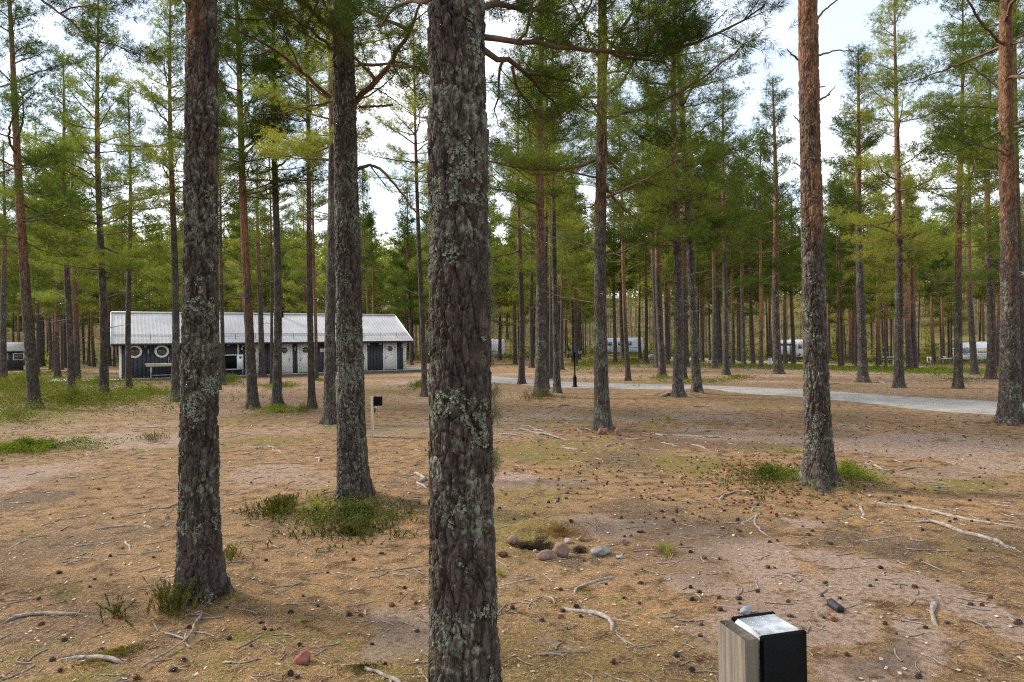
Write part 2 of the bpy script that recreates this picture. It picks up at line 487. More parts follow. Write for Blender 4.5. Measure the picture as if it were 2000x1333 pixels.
M['bilberry'] = leaf_mat('bilberry_leaves', (0.048, 0.068, 0.013), (0.195, 0.22, 0.034), 0.33, 6.0, 0.3, 0.5, (0.30, 0.30, 0.05))
M['lingon'] = leaf_mat('lingonberry_leaves', (0.032, 0.050, 0.013), (0.13, 0.145, 0.035), 0.15, 9.0, 0.3, 0.35, (0.17, 0.14, 0.05))
M['heather'] = leaf_mat('heather_sprigs', (0.055, 0.060, 0.016), (0.15, 0.135, 0.035), 0.25, 9.0, 0.3, 0.7, (0.20, 0.125, 0.055))
M['moss'] = leaf_mat('moss_cushion', (0.060, 0.048, 0.010), (0.23, 0.19, 0.035), 0.15, 6.0, 0.2, 0.9)
M['grass'] = leaf_mat('pale_grass', (0.15, 0.14, 0.035), (0.33, 0.30, 0.10), 0.35, 8.0, 0.3, 0.6)
M['rust_grass'] = leaf_mat('rusty_grass', (0.15, 0.075, 0.02), (0.36, 0.215, 0.075), 0.3, 8.0, 0.3, 0.6)
M['asphalt'] = simple_mat('worn_asphalt', (0.215, 0.202, 0.188), 0.9, 0, 0.12, 2.2, 0.0, 0.15, (0.285, 0.262, 0.235))
M['track'] = simple_mat('sandy_track', (0.40, 0.31, 0.215), 0.95, 0, 0.2, 9, 0.01, 0.1)
# ------------------------------------------------------------------ terrain
MOUNDS = []     # x, y, rx, ry, angle, height, power
def terrain_base(x, y):
    x = np.asarray(x, float); y = np.asarray(y, float)
    r = np.hypot(x, y)
    z = 0.055 * (vnoise(x / 2.3, y / 2.3, 0.3, 5) - 0.5) + 0.09 * (vnoise(x / 8.5, y / 8.5, 0.7, 9) - 0.5)
    az = x / np.maximum(y, 1.0)
    z = z + 21.0 * sstep(116, 300, r)
    z = z - 1.3 * sstep(0.15, 0.62, az) * sstep(28, 85, r) * (y > 0)
    return z
def terrain(x, y):
    z = terrain_base(x, y)
    x = np.asarray(x, float); y = np.asarray(y, float)
    for (mx, my, rx, ry, a, h, p) in MOUNDS:
        dx, dy = x - mx, y - my
        c, s = math.cos(a), math.sin(a)
        q = ((dx * c + dy * s) / rx) ** 2 + ((-dx * s + dy * c) / ry) ** 2
        z = z + h * np.exp(-q ** p)
    return z

CAMR = np.array(CAM_ROT)
def ray(u, v):
    u = np.asarray(u, float); v = np.asarray(v, float)
    d = np.stack([(u - 1000) / FPX, (666.5 - v) / FPX, -np.ones_like(u)], -1)
    return d @ CAMR.T
def at(u, v, depth):
    """the world point seen at photo pixel (u, v), this many metres in front of the camera"""
    return np.array([0, 0, CAM_H]) + ray(u, v) * depth
def on_ground(u, v, fn=terrain):
    """where the line of sight through photo pixel (u, v) meets the terrain"""
    d = ray(u, v)
    dz = np.minimum(d[..., 2], -0.004)
    t = CAM_H / -dz
    for _ in range(16):
        z = fn(d[..., 0] * t, d[..., 1] * t)
        t = 0.4 * t + 0.6 * np.clip((CAM_H - z) / -dz, 0.5, 400)
    x, y = d[..., 0] * t, d[..., 1] * t
    return np.stack([x, y, fn(x, y)], -1)

B0 = lambda u, v: on_ground(u, v, terrain_base)
def mound(u, v, rx, ry, h, p=1.0, a=0.0):
    q = B0(u, v); MOUNDS.append((q[0], q[1], rx, ry, a, h, p))
mound(385, 1150, 0.45, 0.40, 0.07)
mound(690, 975, 0.75, 0.55, 0.13)
mound(740, 1000, 0.55, 0.35, 0.05)
mound(1600, 950, 0.7, 0.5, 0.08)
mound(1178, 838, 0.6, 0.5, 0.07)
mound(1322, 772, 0.9, 0.7, 0.15)
mound(1362, 766, 0.8, 0.7, 0.12)
mound(1972, 826, 0.8, 0.7, 0.12)
mound(1055, 775, 1.1, 0.8, 0.14)
mound(495, 797, 0.9, 0.7, 0.10); mound(540, 793, 0.9, 0.7, 0.10)
mound(643, 826, 0.6, 0.5, 0.08)
mound(67, 797, 0.9, 0.8, 0.12); mound(200, 780, 1.0, 0.8, 0.10)
# the old fire pit: a hump of turf behind a scooped-out hollow
mound(1092, 1036, 0.42, 0.20, 0.115, 1.8)
mound(1050, 1066, 0.155, 0.10, -0.20, 2.6, -0.15)
mound(1138, 1075, 0.085, 0.06, -0.13, 2.2, -0.1)
mound(1008, 1062, 0.07, 0.06, -0.07, 2.0, 0.3)

# ------------------------------------------------------------------ ground sheet
def patch(u, v, ru, rv, amp=1.0):
    return (u, v, ru, rv, amp)
SAND = [patch(985, 935, 55, 22), patch(1180, 1010, 95, 22), patch(1330, 1048, 60, 16), patch(1110, 945, 70, 10, .8),
        patch(1480, 1105, 170, 40), patch(1560, 1045, 60, 16), patch(1380, 1150, 90, 35, .9), patch(1590, 1190, 180, 45, .9), patch(1740, 1120, 70, 18), patch(1830, 1185, 120, 40),
        patch(1950, 1250, 90, 40, .8), patch(1350, 1210, 110, 40, .7), patch(1060, 1225, 60, 12, .9), patch(1680, 1300, 150, 40, .9), patch(740, 1195, 85, 55, .9),
        patch(30, 935, 80, 30), patch(560, 925, 120, 16, .9), patch(640, 940, 60, 10, .8), patch(230, 862, 200, 14, .9), patch(560, 840, 160, 10, .7),
        patch(1800, 870, 260, 22, .9), patch(1950, 905, 150, 16, .8), patch(1400, 850, 130, 14, .8), patch(1300, 815, 200, 9, .7), patch(1830, 925, 160, 10, .7),
        patch(790, 835, 110, 16, .8), patch(1560, 865, 90, 12, .9), patch(1120, 812, 90, 8, .7), patch(1450, 1300, 80, 50, .7), patch(1000, 1010, 30, 8, .5), patch(1260, 1180, 50, 14, .6)]
MOSS = [patch(1050, 888, 80, 10), patch(1320, 905, 90, 12), patch(1900, 950, 120, 14, .9), patch(1900, 1080, 90, 20, .7), patch(230, 1280, 90, 18), patch(60, 1160, 60, 14), patch(500, 865, 90, 9, .8),
        patch(420, 1170, 70, 20), patch(590, 1225, 50, 12, .9), patch(470, 1240, 70, 12, .9), patch(700, 1310, 70, 16), patch(1140, 1152, 25, 6), patch(1080, 1190, 20, 5), patch(1105, 825, 130, 7, .8),
        patch(1500, 880, 60, 9, .8), patch(330, 880, 90, 10, .7), patch(60, 1050, 30, 6), patch(1975, 810, 60, 9, .7), patch(440, 1295, 80, 12, .7), patch(20, 1260, 40, 15, .8),
        patch(650, 1250, 60, 20, .5), patch(180, 1180, 70, 10, .6), patch(1700, 1000, 80, 8, .5)]
HUMUS = [patch(1050, 1068, 46, 13, 1.3), patch(1135, 1076, 24, 10, 1.2), patch(1260, 985, 70, 14, .8), patch(1180, 950, 50, 8, .6), patch(1760, 1080, 75, 22, .9), patch(1930, 1140, 70, 25, .9),
         patch(1660, 1035, 45, 10, .8), patch(60, 975, 80, 16, .8), patch(150, 935, 90, 8, .5), patch(180, 1020, 60, 12, .6), patch(700, 1180, 45, 30, .6), patch(1070, 1270, 90, 22, .6), patch(1300, 1270, 90, 35, .7),
         patch(1480, 1040, 20, 14, .7), patch(1640, 1280, 70, 30, .7), patch(560, 1080, 90, 20, .4), patch(820, 1075, 60, 20, .4), patch(1330, 950, 60, 10, .5), patch(380, 1230, 60, 30, .6)]
PIT_DARK = [patch(1050, 1062, 27, 8, 1.0), patch(1138, 1072, 15, 5, 1.0)]  # near-black put into the ground colour so the pit hollows look dark
_PC = {}
def patch_mask(x, y, lst):
    """soft-edged ground patches, laid out on the ground in metres"""
    m = np.zeros(x.shape)
    for (u, v, ru, rv, amp) in lst:
        if (u, v, ru, rv) in _PC:
            c, rx, ry, a = _PC[(u, v, ru, rv)]
        else:
          c = B0(u, v); ex = B0(u + ru, v); ey0, ey1 = B0(u, v + rv), B0(u, v - rv)
          rx = np.hypot(*(ex - c)[:2]); ry = 0.5 * np.hypot(*(ey1 - ey0)[:2])
          a = math.atan2(ex[1] - c[1], ex[0] - c[0])
          _PC[(u, v, ru, rv)] = (c, rx, ry, a)
        dx, dy = x - c[0], y - c[1]
        q = ((dx * math.cos(a) + dy * math.sin(a)) / rx) ** 2 + ((-dx * math.sin(a) + dy * math.cos(a)) / ry) ** 2
        m = np.maximum(m, amp * np.clip(1.35 - 0.75 * q, 0, 1))
    return m
def ground_masks(x, y):
    wx = x + 1.3 * (fbm(x / 0.8, y / 0.8, 1.0, 31, 4) - 0.5); wy = y + 1.7 * (fbm(x / 0.8, y / 0.8, 2.0, 41, 4) - 0.5)
    r = np.hypot(x, y)
    far = sstep(9, 24, r)
    n1 = fbm(x / 2.6, y / 2.6, 3.0, 51, 4); n2 = fbm(x / 3.2, y / 3.2, 4.0, 61, 4); n3 = fbm(x / 1.4, y / 1.4, 5.0, 71, 4)
    sand = np.maximum(patch_mask(wx, wy, SAND) * (0.62 + 0.5 * n1), np.maximum(sstep(0.50, 0.78, n1) * (0.45 + 0.35 * far), far * (0.42 + 0.5 * (n1 - .5)) * (1 - sstep(60, 90, r))))
    moss = np.maximum(patch_mask(wx, wy, MOSS) * (0.55 + 0.6 * n2), sstep(0.52, 0.8, n2) * 0.7)
    moss = np.maximum(moss, 0.9 * sstep(70, 105, r))
    hum = np.maximum(patch_mask(wx, wy, HUMUS) * (0.6 + 0.6 * n3), sstep(0.46, 0.74, n3) * 0.66 * (1 - 0.5 * far))
    return np.stack([np.clip(sand, 0, 1), np.clip(moss, 0, 1), np.clip(hum, 0, 1)], -1)

def make_ground():
    front = np.radians(np.arange(-46, 46.01, 0.27))
    back = np.radians(np.arange(50, 310.1, 4.0))
    ang = np.concatenate([front, back])
    rad = np.concatenate([[0.25, 0.6, 1.0, 1.3, 1.6], 1.8 * 1.012 ** np.arange(0, 43), 3.0 * 1.0052 ** np.arange(0, 212), 9.0 * 1.0098 ** np.arange(0, 165)])
    rad = np.concatenate([rad, rad[-1] * 1.09 ** np.arange(1, 34)])
    A, Rr = np.meshgrid(ang, rad)
    X, Y = Rr * np.sin(A), Rr * np.cos(A)
    Z = terrain(X, Y)
    nr, na = X.shape
    V = np.stack([X, Y, Z], -1).reshape(-1, 3)
    i = np.arange(nr - 1)[:, None] * na; j = np.arange(na)[None, :]; j2 = (j + 1) % na
    Q = np.stack([i + j, i + na + j, i + na + j2, i + j2], -1).reshape(-1, 4)
    mb = MB()
    V = np.vstack([V, [[0, 0, float(terrain(0.0, 0.0))]]])
    T = np.stack([np.arange(na), (np.arange(na) + 1) % na, np.full(na, nr * na)], -1)
    mb.add(V, quads=Q, tris=T[:, ::-1])
    me = mb.mesh('ground', M['ground'], True)
    ca = me.color_attributes.new('mask', 'FLOAT_COLOR', 'POINT')
    msk = ground_masks(V[:, 0], V[:, 1])
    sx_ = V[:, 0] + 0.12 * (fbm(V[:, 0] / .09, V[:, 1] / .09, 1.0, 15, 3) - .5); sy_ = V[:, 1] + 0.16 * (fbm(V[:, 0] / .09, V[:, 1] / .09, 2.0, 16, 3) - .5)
    pit_dark = np.clip(1.5 * patch_mask(sx_, sy_, PIT_DARK), 0, .93)[:, None]
    ca.data.foreach_set('color', np.hstack([msk, pit_dark]).astype(np.float32).ravel())
    return tag(link('ground', me), kind='structure')
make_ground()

def strip(name, upper, lower, mat, lift, ext=0):
    """a road laid on the terrain between two edge lines"""
    up = np.array([B0(*p)[:2] for p in upper]); lo = np.array([B0(*p)[:2] for p in lower])
    def resample(p, n):
        s = np.concatenate([[0], np.cumsum(np.hypot(*np.diff(p, axis=0).T))])
        t = np.linspace(0, s[-1], n)
        q = np.stack([np.interp(t, s, p[:, 0]), np.interp(t, s, p[:, 1])], -1)
        for _ in range(10):
            q[1:-1] = 0.25 * q[:-2] + 0.5 * q[1:-1] + 0.25 * q[2:]
        return q
    n = 260
    up, lo = resample(up, n), resample(lo, n)
    if ext:
        k = np.arange(1, 25)[:, None] * (ext / 24)
        d = (lo[-1] - lo[-6]); d /= np.hypot(*d)
        d2 = (up[-1] - up[-6]); d2 /= np.hypot(*d2)
        dm = (d + d2) / np.hypot(*(d + d2))
        up, lo = np.vstack([up, up[-1] + k * dm]), np.vstack([lo, lo[-1] + k * dm])
        n = len(up)
    m = 9
    w = np.linspace(0, 1, m)[None, :, None]
    P = up[:, None] * (1 - w) + lo[:, None] * w
    wob = 0.5 * (fbm(P[..., 0] * 1.1, P[..., 1] * 1.1, 0.0, 77, 3) - 0.5)
    P[:, 0, 1] += wob[:, 0]; P[:, -1, 1] += wob[:, -1]
    Z = terrain(P[..., 0], P[..., 1]) + lift
    Z[:, 0] -= lift * 1.6; Z[:, -1] -= lift * 1.6
    V = np.concatenate([P, Z[..., None]], -1).reshape(-1, 3)
    i = np.arange(n - 1)[:, None] * m; j = np.arange(m - 1)[None, :]
    mb = MB(); mb.add(V, quads=np.stack([i + j, i + m + j, i + m + j + 1, i + j + 1], -1).reshape(-1, 4)[:, ::-1])
    return tag(mb.build(name, mat, None, True), kind='structure')
ROAD_UP = [(846, 712), (880, 717), (920, 726), (965, 734), (1012, 739.5), (1047, 743), (1095, 746), (1190, 750), (1310, 751.5), (1440, 755.5), (1566, 760), (1613, 764), (1776, 775.6), (1952, 784), (2000, 788)]
ROAD_LO = [(838, 722), (870, 730), (915, 740), (965, 748), (1010, 752.5), (1070, 757), (1125, 759), (1190, 759.5), (1310, 761.5), (1440, 768.6), (1566, 776), (1619, 782.6), (1720, 792), (1826, 805), (1944, 812), (2000, 817)]
strip('road', ROAD_UP, ROAD_LO, M['asphalt'], 0.03, 14)
strip('track', [(1262, 695), (1330, 697), (1440, 703), (1530, 706), (1619, 710), (1720, 712), (1800, 715), (1890, 720), (1990, 724)],
      [(1240, 701), (1330, 705), (1440, 711), (1530, 714), (1619, 718), (1720, 721), (1790, 726), (1860, 727), (1990, 731)], M['track'], 0.03, 8)

# ------------------------------------------------------------------ foliage and branches
def unit(a):
    return a / (np.linalg.norm(a, axis=-1, keepdims=True) + 1e-12)

def blades(mb, pos, dirs, rng, per, length, width, spread, shoot, m=0, droop=0.0):
    """needle blades set around each shoot: one thin triangle per blade"""
    n = len(pos)
    if n == 0: return
    p = np.repeat(np.asarray(pos), per, 0); d = np.repeat(unit(np.asarray(dirs)), per, 0)
    k = len(p)
    rv = unit(rng.normal(size=(k, 3)))
    perp = unit(rv - (rv * d).sum(1, keepdims=True) * d)
    base = p + d * (rng.random((k, 1)) * shoot)
    nd = unit(d * (1 - 0.45 * rng.random((k, 1))) + perp * spread * (0.5 + rng.random((k, 1))))
    nd[:, 2] -= droop
    L = length * (0.7 + 0.6 * rng.random((k, 1)))
    side = unit(np.cross(nd, rng.normal(size=(k, 3)))) * width * 0.5
    tip = base + nd * L
    mid = base + nd * L * 0.12
    V = np.stack([mid - side, mid + side, tip], 1).reshape(-1, 3)
    mb.add(V, tris=np.arange(3 * k).reshape(-1, 3), m=m)

def leafy(path, r0, rng, limbs, pos, dirs, side_step=0.14, side_len=0.45, start=0.3, shoot_step=0.07, up=0.25, lm=0, r1=None, sides=5, twigs=True, sub=True):
    """a branch along path with side twigs; fills pos/dirs with the shoots it carries"""
    path = np.asarray(path, float)
    seg = np.linalg.norm(np.diff(path, axis=0), axis=1); s = np.concatenate([[0], np.cumsum(seg)]); L = s[-1]
    t = np.linspace(0, L, max(5, int(L / 0.09)))
    P = np.stack([np.interp(t, s, path[:, i]) for i in range(3)], -1)
    P[1:-1] = 0.25 * P[:-2] + 0.5 * P[1:-1] + 0.25 * P[2:]
    P[1:-1] += rng.normal(size=P[1:-1].shape) * 0.008
    limbs.tube(P, np.linspace(r0, r1 or max(0.004, r0 * 0.25), len(P)), sides, lm)
    q = start * L; sgn = 1
    while q < L:
        i = min(int(np.searchsorted(t, q)), len(P) - 1)
        d = unit(P[min(i + 1, len(P) - 1)] - P[max(i - 1, 0)])
        lat = unit(np.cross(d, [0, 0, 1.0]) + 1e-6) * sgn
        sgn = -sgn
        f = q / L
        ln = side_len * (1.15 - 0.75 * f) * rng.uniform(0.55, 1.25)
        dd = unit(d * rng.uniform(0.5, 1.0) + lat * rng.uniform(0.5, 1.0) + np.array([0, 0, up + rng.normal() * 0.22]))
        k = max(3, int(ln / 0.08))
        tt = np.linspace(0, ln, k)[:, None]
        bend = rng.normal(size=3) * 0.18 + np.array([0, 0, 0.15])
        SP = P[i] + dd * tt + bend * (tt ** 2) / max(ln, .05) * 0.5
        if twigs: limbs.tube(SP, np.linspace(max(0.0035, r0 * 0.22), 0.002, k), 3, 1, False)
        for z in np.arange(0.25 * ln, ln, shoot_step):
            j = min(int(z / ln * (k - 1)), k - 2)
            sd = unit(SP[j + 1] - SP[j])
            pos.append(SP[j] + sd * (z - tt[j, 0])); dirs.append(unit(sd * 0.8 + rng.normal(size=3) * 0.45 + np.array([0, 0, 0.25])))
        pos.append(SP[-1]); dirs.append(unit(SP[-1] - SP[-2]))
        q += side_step * rng.uniform(0.6, 1.4)
    pos.append(P[-1]); dirs.append(unit(P[-1] - P[-2]))

def dead_stick(limbs, p0, d, length, rng, r=0.012, lm=0, forks=2):
    n = max(5, int(length / 0.07))
    pts = [np.asarray(p0, float)]; d = unit(np.asarray(d, float))
    for i in range(n - 1):
        d = unit(d + rng.normal(size=3) * 0.10 + np.array([0, 0, 0.015]))
        pts.append(pts[-1] + d * length / n)
    limbs.tube(pts, np.linspace(r, r * 0.3, n), 5, lm)
    for k in range(forks):
        i = int(rng.integers(n // 3, n - 1))
        dd = unit(d + rng.normal(size=3) * 0.6)
        q = [pts[i] + dd * t for t in np.linspace(0, length * rng.uniform(.15, .4), 4)]
        limbs.tube(q, np.linspace(r * .5, r * .2, 4), 4, lm)

def crown(seed, H, z0, Rmax, top=None, step=(0.30, 0.52), lo=2.4, side_len=0.62, shoot_step=0.085, side_step=0.16, twigs=True, skip=0.12, stem_r=None, dead=9):
    """limbs (MB) and shoots of one Scots pine crown, stem on the z axis"""
    rng = np.random.default_rng(seed)
    limbs = MB(); pos, dirs = [], []
    z = z0; zt = top or H
    while z < zt - 0.25:
        t = (z - z0) / (H - z0)
        Rz = Rmax * (0.62 + 0.38 * math.sin(math.pi * min(1.0, 0.2 + t * 1.3))) * (1 - t) ** 0.5 + 0.18
        k = int(rng.integers(2, 5)); a0 = rng.random() * 6.28
        for i in range(k):
            if rng.random() < skip: continue
            a = a0 + 6.283 * i / k + rng.normal() * 0.35
            L = Rz * rng.uniform(0.5, 1.2)
            el = -0.05 + 0.95 * t + rng.normal() * 0.30
            d = np.array([math.cos(a) * math.cos(el), math.sin(a) * math.cos(el), math.sin(el)])
            n = 7; p = np.array([0, 0, z]); path = [p]
            curl = rng.normal() * 0.16
            for q in range(n - 1):
                d = unit(d + np.array([-math.sin(a) * curl, math.cos(a) * curl, 0.07 + rng.normal() * 0.06]))
                p = p + d * L / (n - 1); path.append(p)
            leafy(path, 0.008 + 0.011 * L, rng, limbs, pos, dirs, side_step, side_len * (0.55 + 0.45 * (1 - t)) * min(1, L / 1.2 + .3), 0.20, shoot_step, 0.28, 0, None, 5, twigs)
        z += rng.uniform(*step)
    for _ in range(dead):
        zz = rng.uniform(max(1.6, lo), z0 + 1.0); a = rng.random() * 6.28
        dead_stick(limbs, (0, 0, zz), (math.cos(a), math.sin(a), rng.uniform(-0.25, 0.35)), rng.uniform(0.35, 1.3), rng, rng.uniform(0.009, 0.018), 2, int(rng.integers(0, 4)))
    return limbs, np.array(pos), np.array(dirs), rng

def clumps(pos, dirs, rng, n, spread):
    """each shoot grows into a small flat clump of n shoots"""
    p = np.repeat(pos, n, 0); d = np.repeat(dirs, n, 0)
    p = p + rng.normal(size=p.shape) * np.array([spread, spread, spread * 0.85])
    d = unit(d * 0.7 + rng.normal(size=d.shape) * 0.55 + np.array([0, 0, 0.25]))
    return p, d

LIMB_MATS = [M['limb'], M['twig'], M['dead']]

# ------------------------------------------------------------------ trunks
def trunk_mesh(name, seed, H, r0, zdense, nz, na, mat, amp=1.0, sw=0.034, sl=0.095, flare=0.09, lobes=5, sway=0.03, zmin=-0.25, nz2=40, lichen=0, lich_mat=None, front=None, crisp=False, top_pow=0.75, taper0=0.35):
    """a bark-covered trunk; the plates and furrows of the bark are real relief up to zdense"""
    rng = np.random.default_rng(seed)
    z = np.concatenate([np.linspace(zmin, zdense, nz), zdense + (H - zdense) * np.linspace(0, 1, nz2 + 1)[1:]])
    if front is None:
        a = np.arange(na) * 2 * math.pi / na
    else:      # finer on the side that is seen
        k = int(na * 0.8)
        a = np.concatenate([front - 1.75 + 3.5 * np.arange(k) / k, front + 1.75 + (2 * math.pi - 3.5) * np.arange(na - k) / (na - k)])
    na = len(a)
    A, Zz = np.meshgrid(a, z)
    tt = np.clip(Zz / H, 0, 1)
    rr = r0 * (1 - taper0 * tt) * np.maximum(1 - tt, 0.0) ** (top_pow * 0.6) + 0.006
    ph = rng.random(4) * 6.28
    lob = 0.55 + 0.45 * (np.cos(lobes * A + ph[0]) * 0.6 + np.cos((lobes - 2) * A + ph[1]) * 0.5)
    fl = flare * np.exp(-np.maximum(Zz, -0.1) / 0.16) * 1.5 * np.maximum(lob, 0.03) ** 1.6 + flare * 0.45 * np.exp(-np.maximum(Zz, 0) / 0.55)
    rr = rr + fl
    cx = sway * (np.sin(Zz * 0.55 + ph[2]) - math.sin(ph[2])) * np.minimum(1, Zz / 2 + .1)
    cy = sway * (np.sin(Zz * 0.48 + ph[3]) - math.sin(ph[3])) * np.minimum(1, Zz / 2 + .1)
    bx, by = rr * np.cos(A), rr * np.sin(A)
    rr = rr * (1 + 0.05 * (vnoise(np.cos(A) * 1.2, np.sin(A) * 1.2, Zz * 2.2, seed) - 0.5))
    wx = vnoise(bx * 14, by * 14, Zz * 7, seed + 1) - 0.5; wz = vnoise(bx * 14, by * 14, Zz * 7, seed + 2) - 0.5
    qx, qy, qz = bx / sw + wx * 0.9, by / sw + wz * 0.5, Zz / sl + wz * 0.9
    f1, f2, cid, ccx, ccz = worley(qx, qy, qz, seed + 3)
    crack = sstep(0.01, 0.11, f2 - f1)
    g1, g2, gid, _, _ = worley(qx / 1.8 + 3.3, qy / 1.8, qz / 2.9, seed + 4)
    crack2 = sstep(0.0, 0.13, g2 - g1)
    h1, h2, hid, _, hz = worley(qx * 1.9 + 7.7, qy * 1.9, qz * 1.7, seed + 5)
    flake = sstep(0.0, 0.15, h2 - h1) * (0.4 + hid) + 0.8 * np.clip(hz, -.5, .5)
    old = 1 - sstep(2.2, 4.5, Zz) * 0.6
    dsp = (0.006 * crack + 0.0075 * cid * crack + 0.004 * crack * np.clip(ccz, -0.6, 0.6) + 0.0155 * (crack2 - 1) * old + 0.004 * gid + 0.0038 * flake * (0.3 + 0.7 * crack)
           + 0.003 * (fbm(bx * 60, by * 60, Zz * 40, seed + 6, 3) - 0.5)) * amp
    dsp *= np.where(Zz < zdense, 1.0, 0.3)
    R2 = rr + dsp
    V = np.stack([cx + R2 * np.cos(A), cy + R2 * np.sin(A), Zz], -1)
    nzz = len(z)
    i = np.arange(nzz - 1)[:, None] * na; j = np.arange(na)[None, :]; j2 = (j + 1) % na
    mb = MB(); mb.add(V.reshape(-1, 3), quads=np.stack([i + j, i + j2, i + na + j2, i + na + j], -1).reshape(-1, 4))
    me = mb.mesh(name, mat, not crisp)
    lm = None
    if lichen:
        # leafy lichen rosettes growing on the plates
        rows = rng.integers(2, nz - 2, lichen * 8); cols = rng.integers(0, na, lichen * 8)
        pts = V[rows, cols]
        w = 1.0 * fbm(pts[:, 0] * 9, pts[:, 1] * 9, pts[:, 2] * 6.5, seed + 9, 3) + 0.45 * (fbm(pts[:, 0] * 40, pts[:, 1] * 40, pts[:, 2] * 30, seed + 8, 2) - .5)
        keep = np.argsort(-(w - 0.035 * np.maximum(pts[:, 2] - 1.5, 0) + rng.random(len(w)) * 0.03))[:lichen]
        pts = pts[keep]; nrm = np.stack([np.cos(A[rows, cols]), np.sin(A[rows, cols]), np.zeros(len(rows))], -1)[keep]
        tu = unit(np.cross(nrm, [0, 0, 1.0])); tv = np.tile([0, 0, 1.0], (len(pts), 1))
        lmb = MB()
        sz = rng.uniform(0.002, 0.0075, (len(pts), 1)) * (1 + 0.6 * (rng.random((len(pts), 1)) < .12))
        for lobe in range(6):
            th = lobe / 6 * 6.28 + rng.random((len(pts), 1)) * 0.8
            e1 = tu * np.cos(th) + tv * np.sin(th); e2 = tu * np.cos(th + .9) + tv * np.sin(th + .9)
            lift = nrm * sz * rng.uniform(0.15, 1.0, (len(pts), 1))
            V3 = np.stack([pts + nrm * 0.0015, pts + e1 * sz * rng.uniform(.7, 1.4, (len(pts), 1)) + lift, pts + e2 * sz * rng.uniform(.6, 1.2, (len(pts), 1)) + lift * .7], 1).reshape(-1, 3)
            lmb.add(V3, tris=np.arange(len(V3)).reshape(-1, 3))
        lm = lmb.mesh(name + '_lichen', lich_mat or M['lichen'])
    return me, lm, (lambda zz: (sway * (math.sin(zz * 0.55 + ph[2]) - math.sin(ph[2])) * min(1, zz / 2 + .1), sway * (math.sin(zz * 0.48 + ph[3]) - math.sin(ph[3])) * min(1, zz / 2 + .1)))

# shared pines, 14 m tall, trunk radius 0.16 m, in two levels of needle detail
VARIANTS = []
VSPEC = [  # seed, crown base, radius, whorl step, side_len, skip
    (11, 4.3, 2.15, (0.30, 0.50), 0.66, 0.12), (23, 5.4, 1.95, (0.30, 0.52), 0.62, 0.14), (37, 6.6, 1.75, (0.28, 0.46), 0.58, 0.12),
    (41, 4.9, 2.4, (0.36, 0.60), 0.72, 0.20), (59, 7.6, 1.6, (0.28, 0.46), 0.55, 0.10)]
def shift(arr, fn):
    o = np.array([fn(float(q)) for q in arr[:, 2]])
    arr[:, :2] += o
    return arr
for i, (sd, z0, Rm, st, sl_, sk) in enumerate(VSPEC):
    tm, _, sw_ = trunk_mesh('trunk', 100 + sd, 14.0, 0.16, 9.5, 290, 36, M['bark'], 1.0, 0.045, 0.12, 0.10, 5, 0.05, lichen=0)
    lb, ps, ds, rg = crown(sd, 14.0, z0, Rm, None, st, 2.2, sl_, 0.10, 0.17, False, sk)
    for vv in lb.v: shift(vv, sw_)
    shift(ps, sw_)
    cp, cd = clumps(ps, ds, rg, 7, 0.085)
    hi = MB(); blades(hi, cp, cd, rg, 10, 0.080, 0.0090, 0.80, 0.09)
    cp, cd = clumps(ps, ds, rg, 3, 0.12)
    low = MB(); blades(low, cp, cd, rg, 6, 0.15, 0.026, 0.9, 0.12)
    VARIANTS.append(dict(trunk=tm, limbs=lb.mesh('limbs', LIMB_MATS, True), crown=hi.mesh('crown', M['needles']), crown_far=low.mesh('crown', M['needles'])))

def axis_rot(vec, spin):
    q = Vector((0, 0, 1)).rotation_difference(Vector(vec).normalized())
    return (q @ Quaternion((0, 0, 1), spin)).to_euler()

def tree_at(base, axis, H, r, variant, far, orange, lichen, seed, label, group=None, spin=None, crown_scale=1.0):
    rng = random.Random(seed)
    v = VARIANTS[variant]
    root = empty('pine_tree', base)
    root.rotation_euler = axis_rot(axis, rng.random() * 6.28 if spin is None else spin)
    s = H / 14.0
    root.scale = (s, s, s)
    tag(root, label, 'pine tree', group)
    t = link('trunk', v['trunk'], root); k = r / (0.16 * s); t.scale = (k, k, 1)
    t.color = (orange / 10.0 / s, lichen, rng.random(), 1)
    lo = link('limbs', v['limbs'], root); lo.scale = (crown_scale, crown_scale, 1); lo['kind'] = 'stuff'
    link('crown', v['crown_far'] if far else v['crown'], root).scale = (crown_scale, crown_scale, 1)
    return root
# ------------------------------------------------------------------ pines placed one by one
FWD = CAMR @ np.array([0, 0, -1.0])
def base_axis(ub, vb, ut, vt):
    b = on_ground(ub, vb)
    dep = float((b - np.array([0, 0, CAM_H])) @ FWD)
    t = at(ut, vt, dep)
    return b, t - b, dep

def sub_branch(root, inv, name, limbs, pos, dirs, rng, mats, per, ln, wd, sp, sh, nmat, label=None):
    """one limb of a tree as a part, its needles a sub-part (built in world space, moved to the root's space)"""
    me = limbs.mesh(name, mats, True); me.transform(inv)
    b = link(name, me, root)
    if label: b['label'] = label
    if len(pos):
        cp, cd = clumps(np.array(pos), np.array(dirs), rng, 4, ln * 0.9)
        nb = MB(); blades(nb, cp, cd, rng, per, ln, wd, sp, sh)
        nm = nb.mesh('needles', nmat); nm.transform(inv)
        link('needles', nm, b)
    return b

def path_px(pts):
    return [at(u, v, d) for (u, v, d) in pts]

NEAR_MATS = [M['twig'], M['twig'], M['dead']]

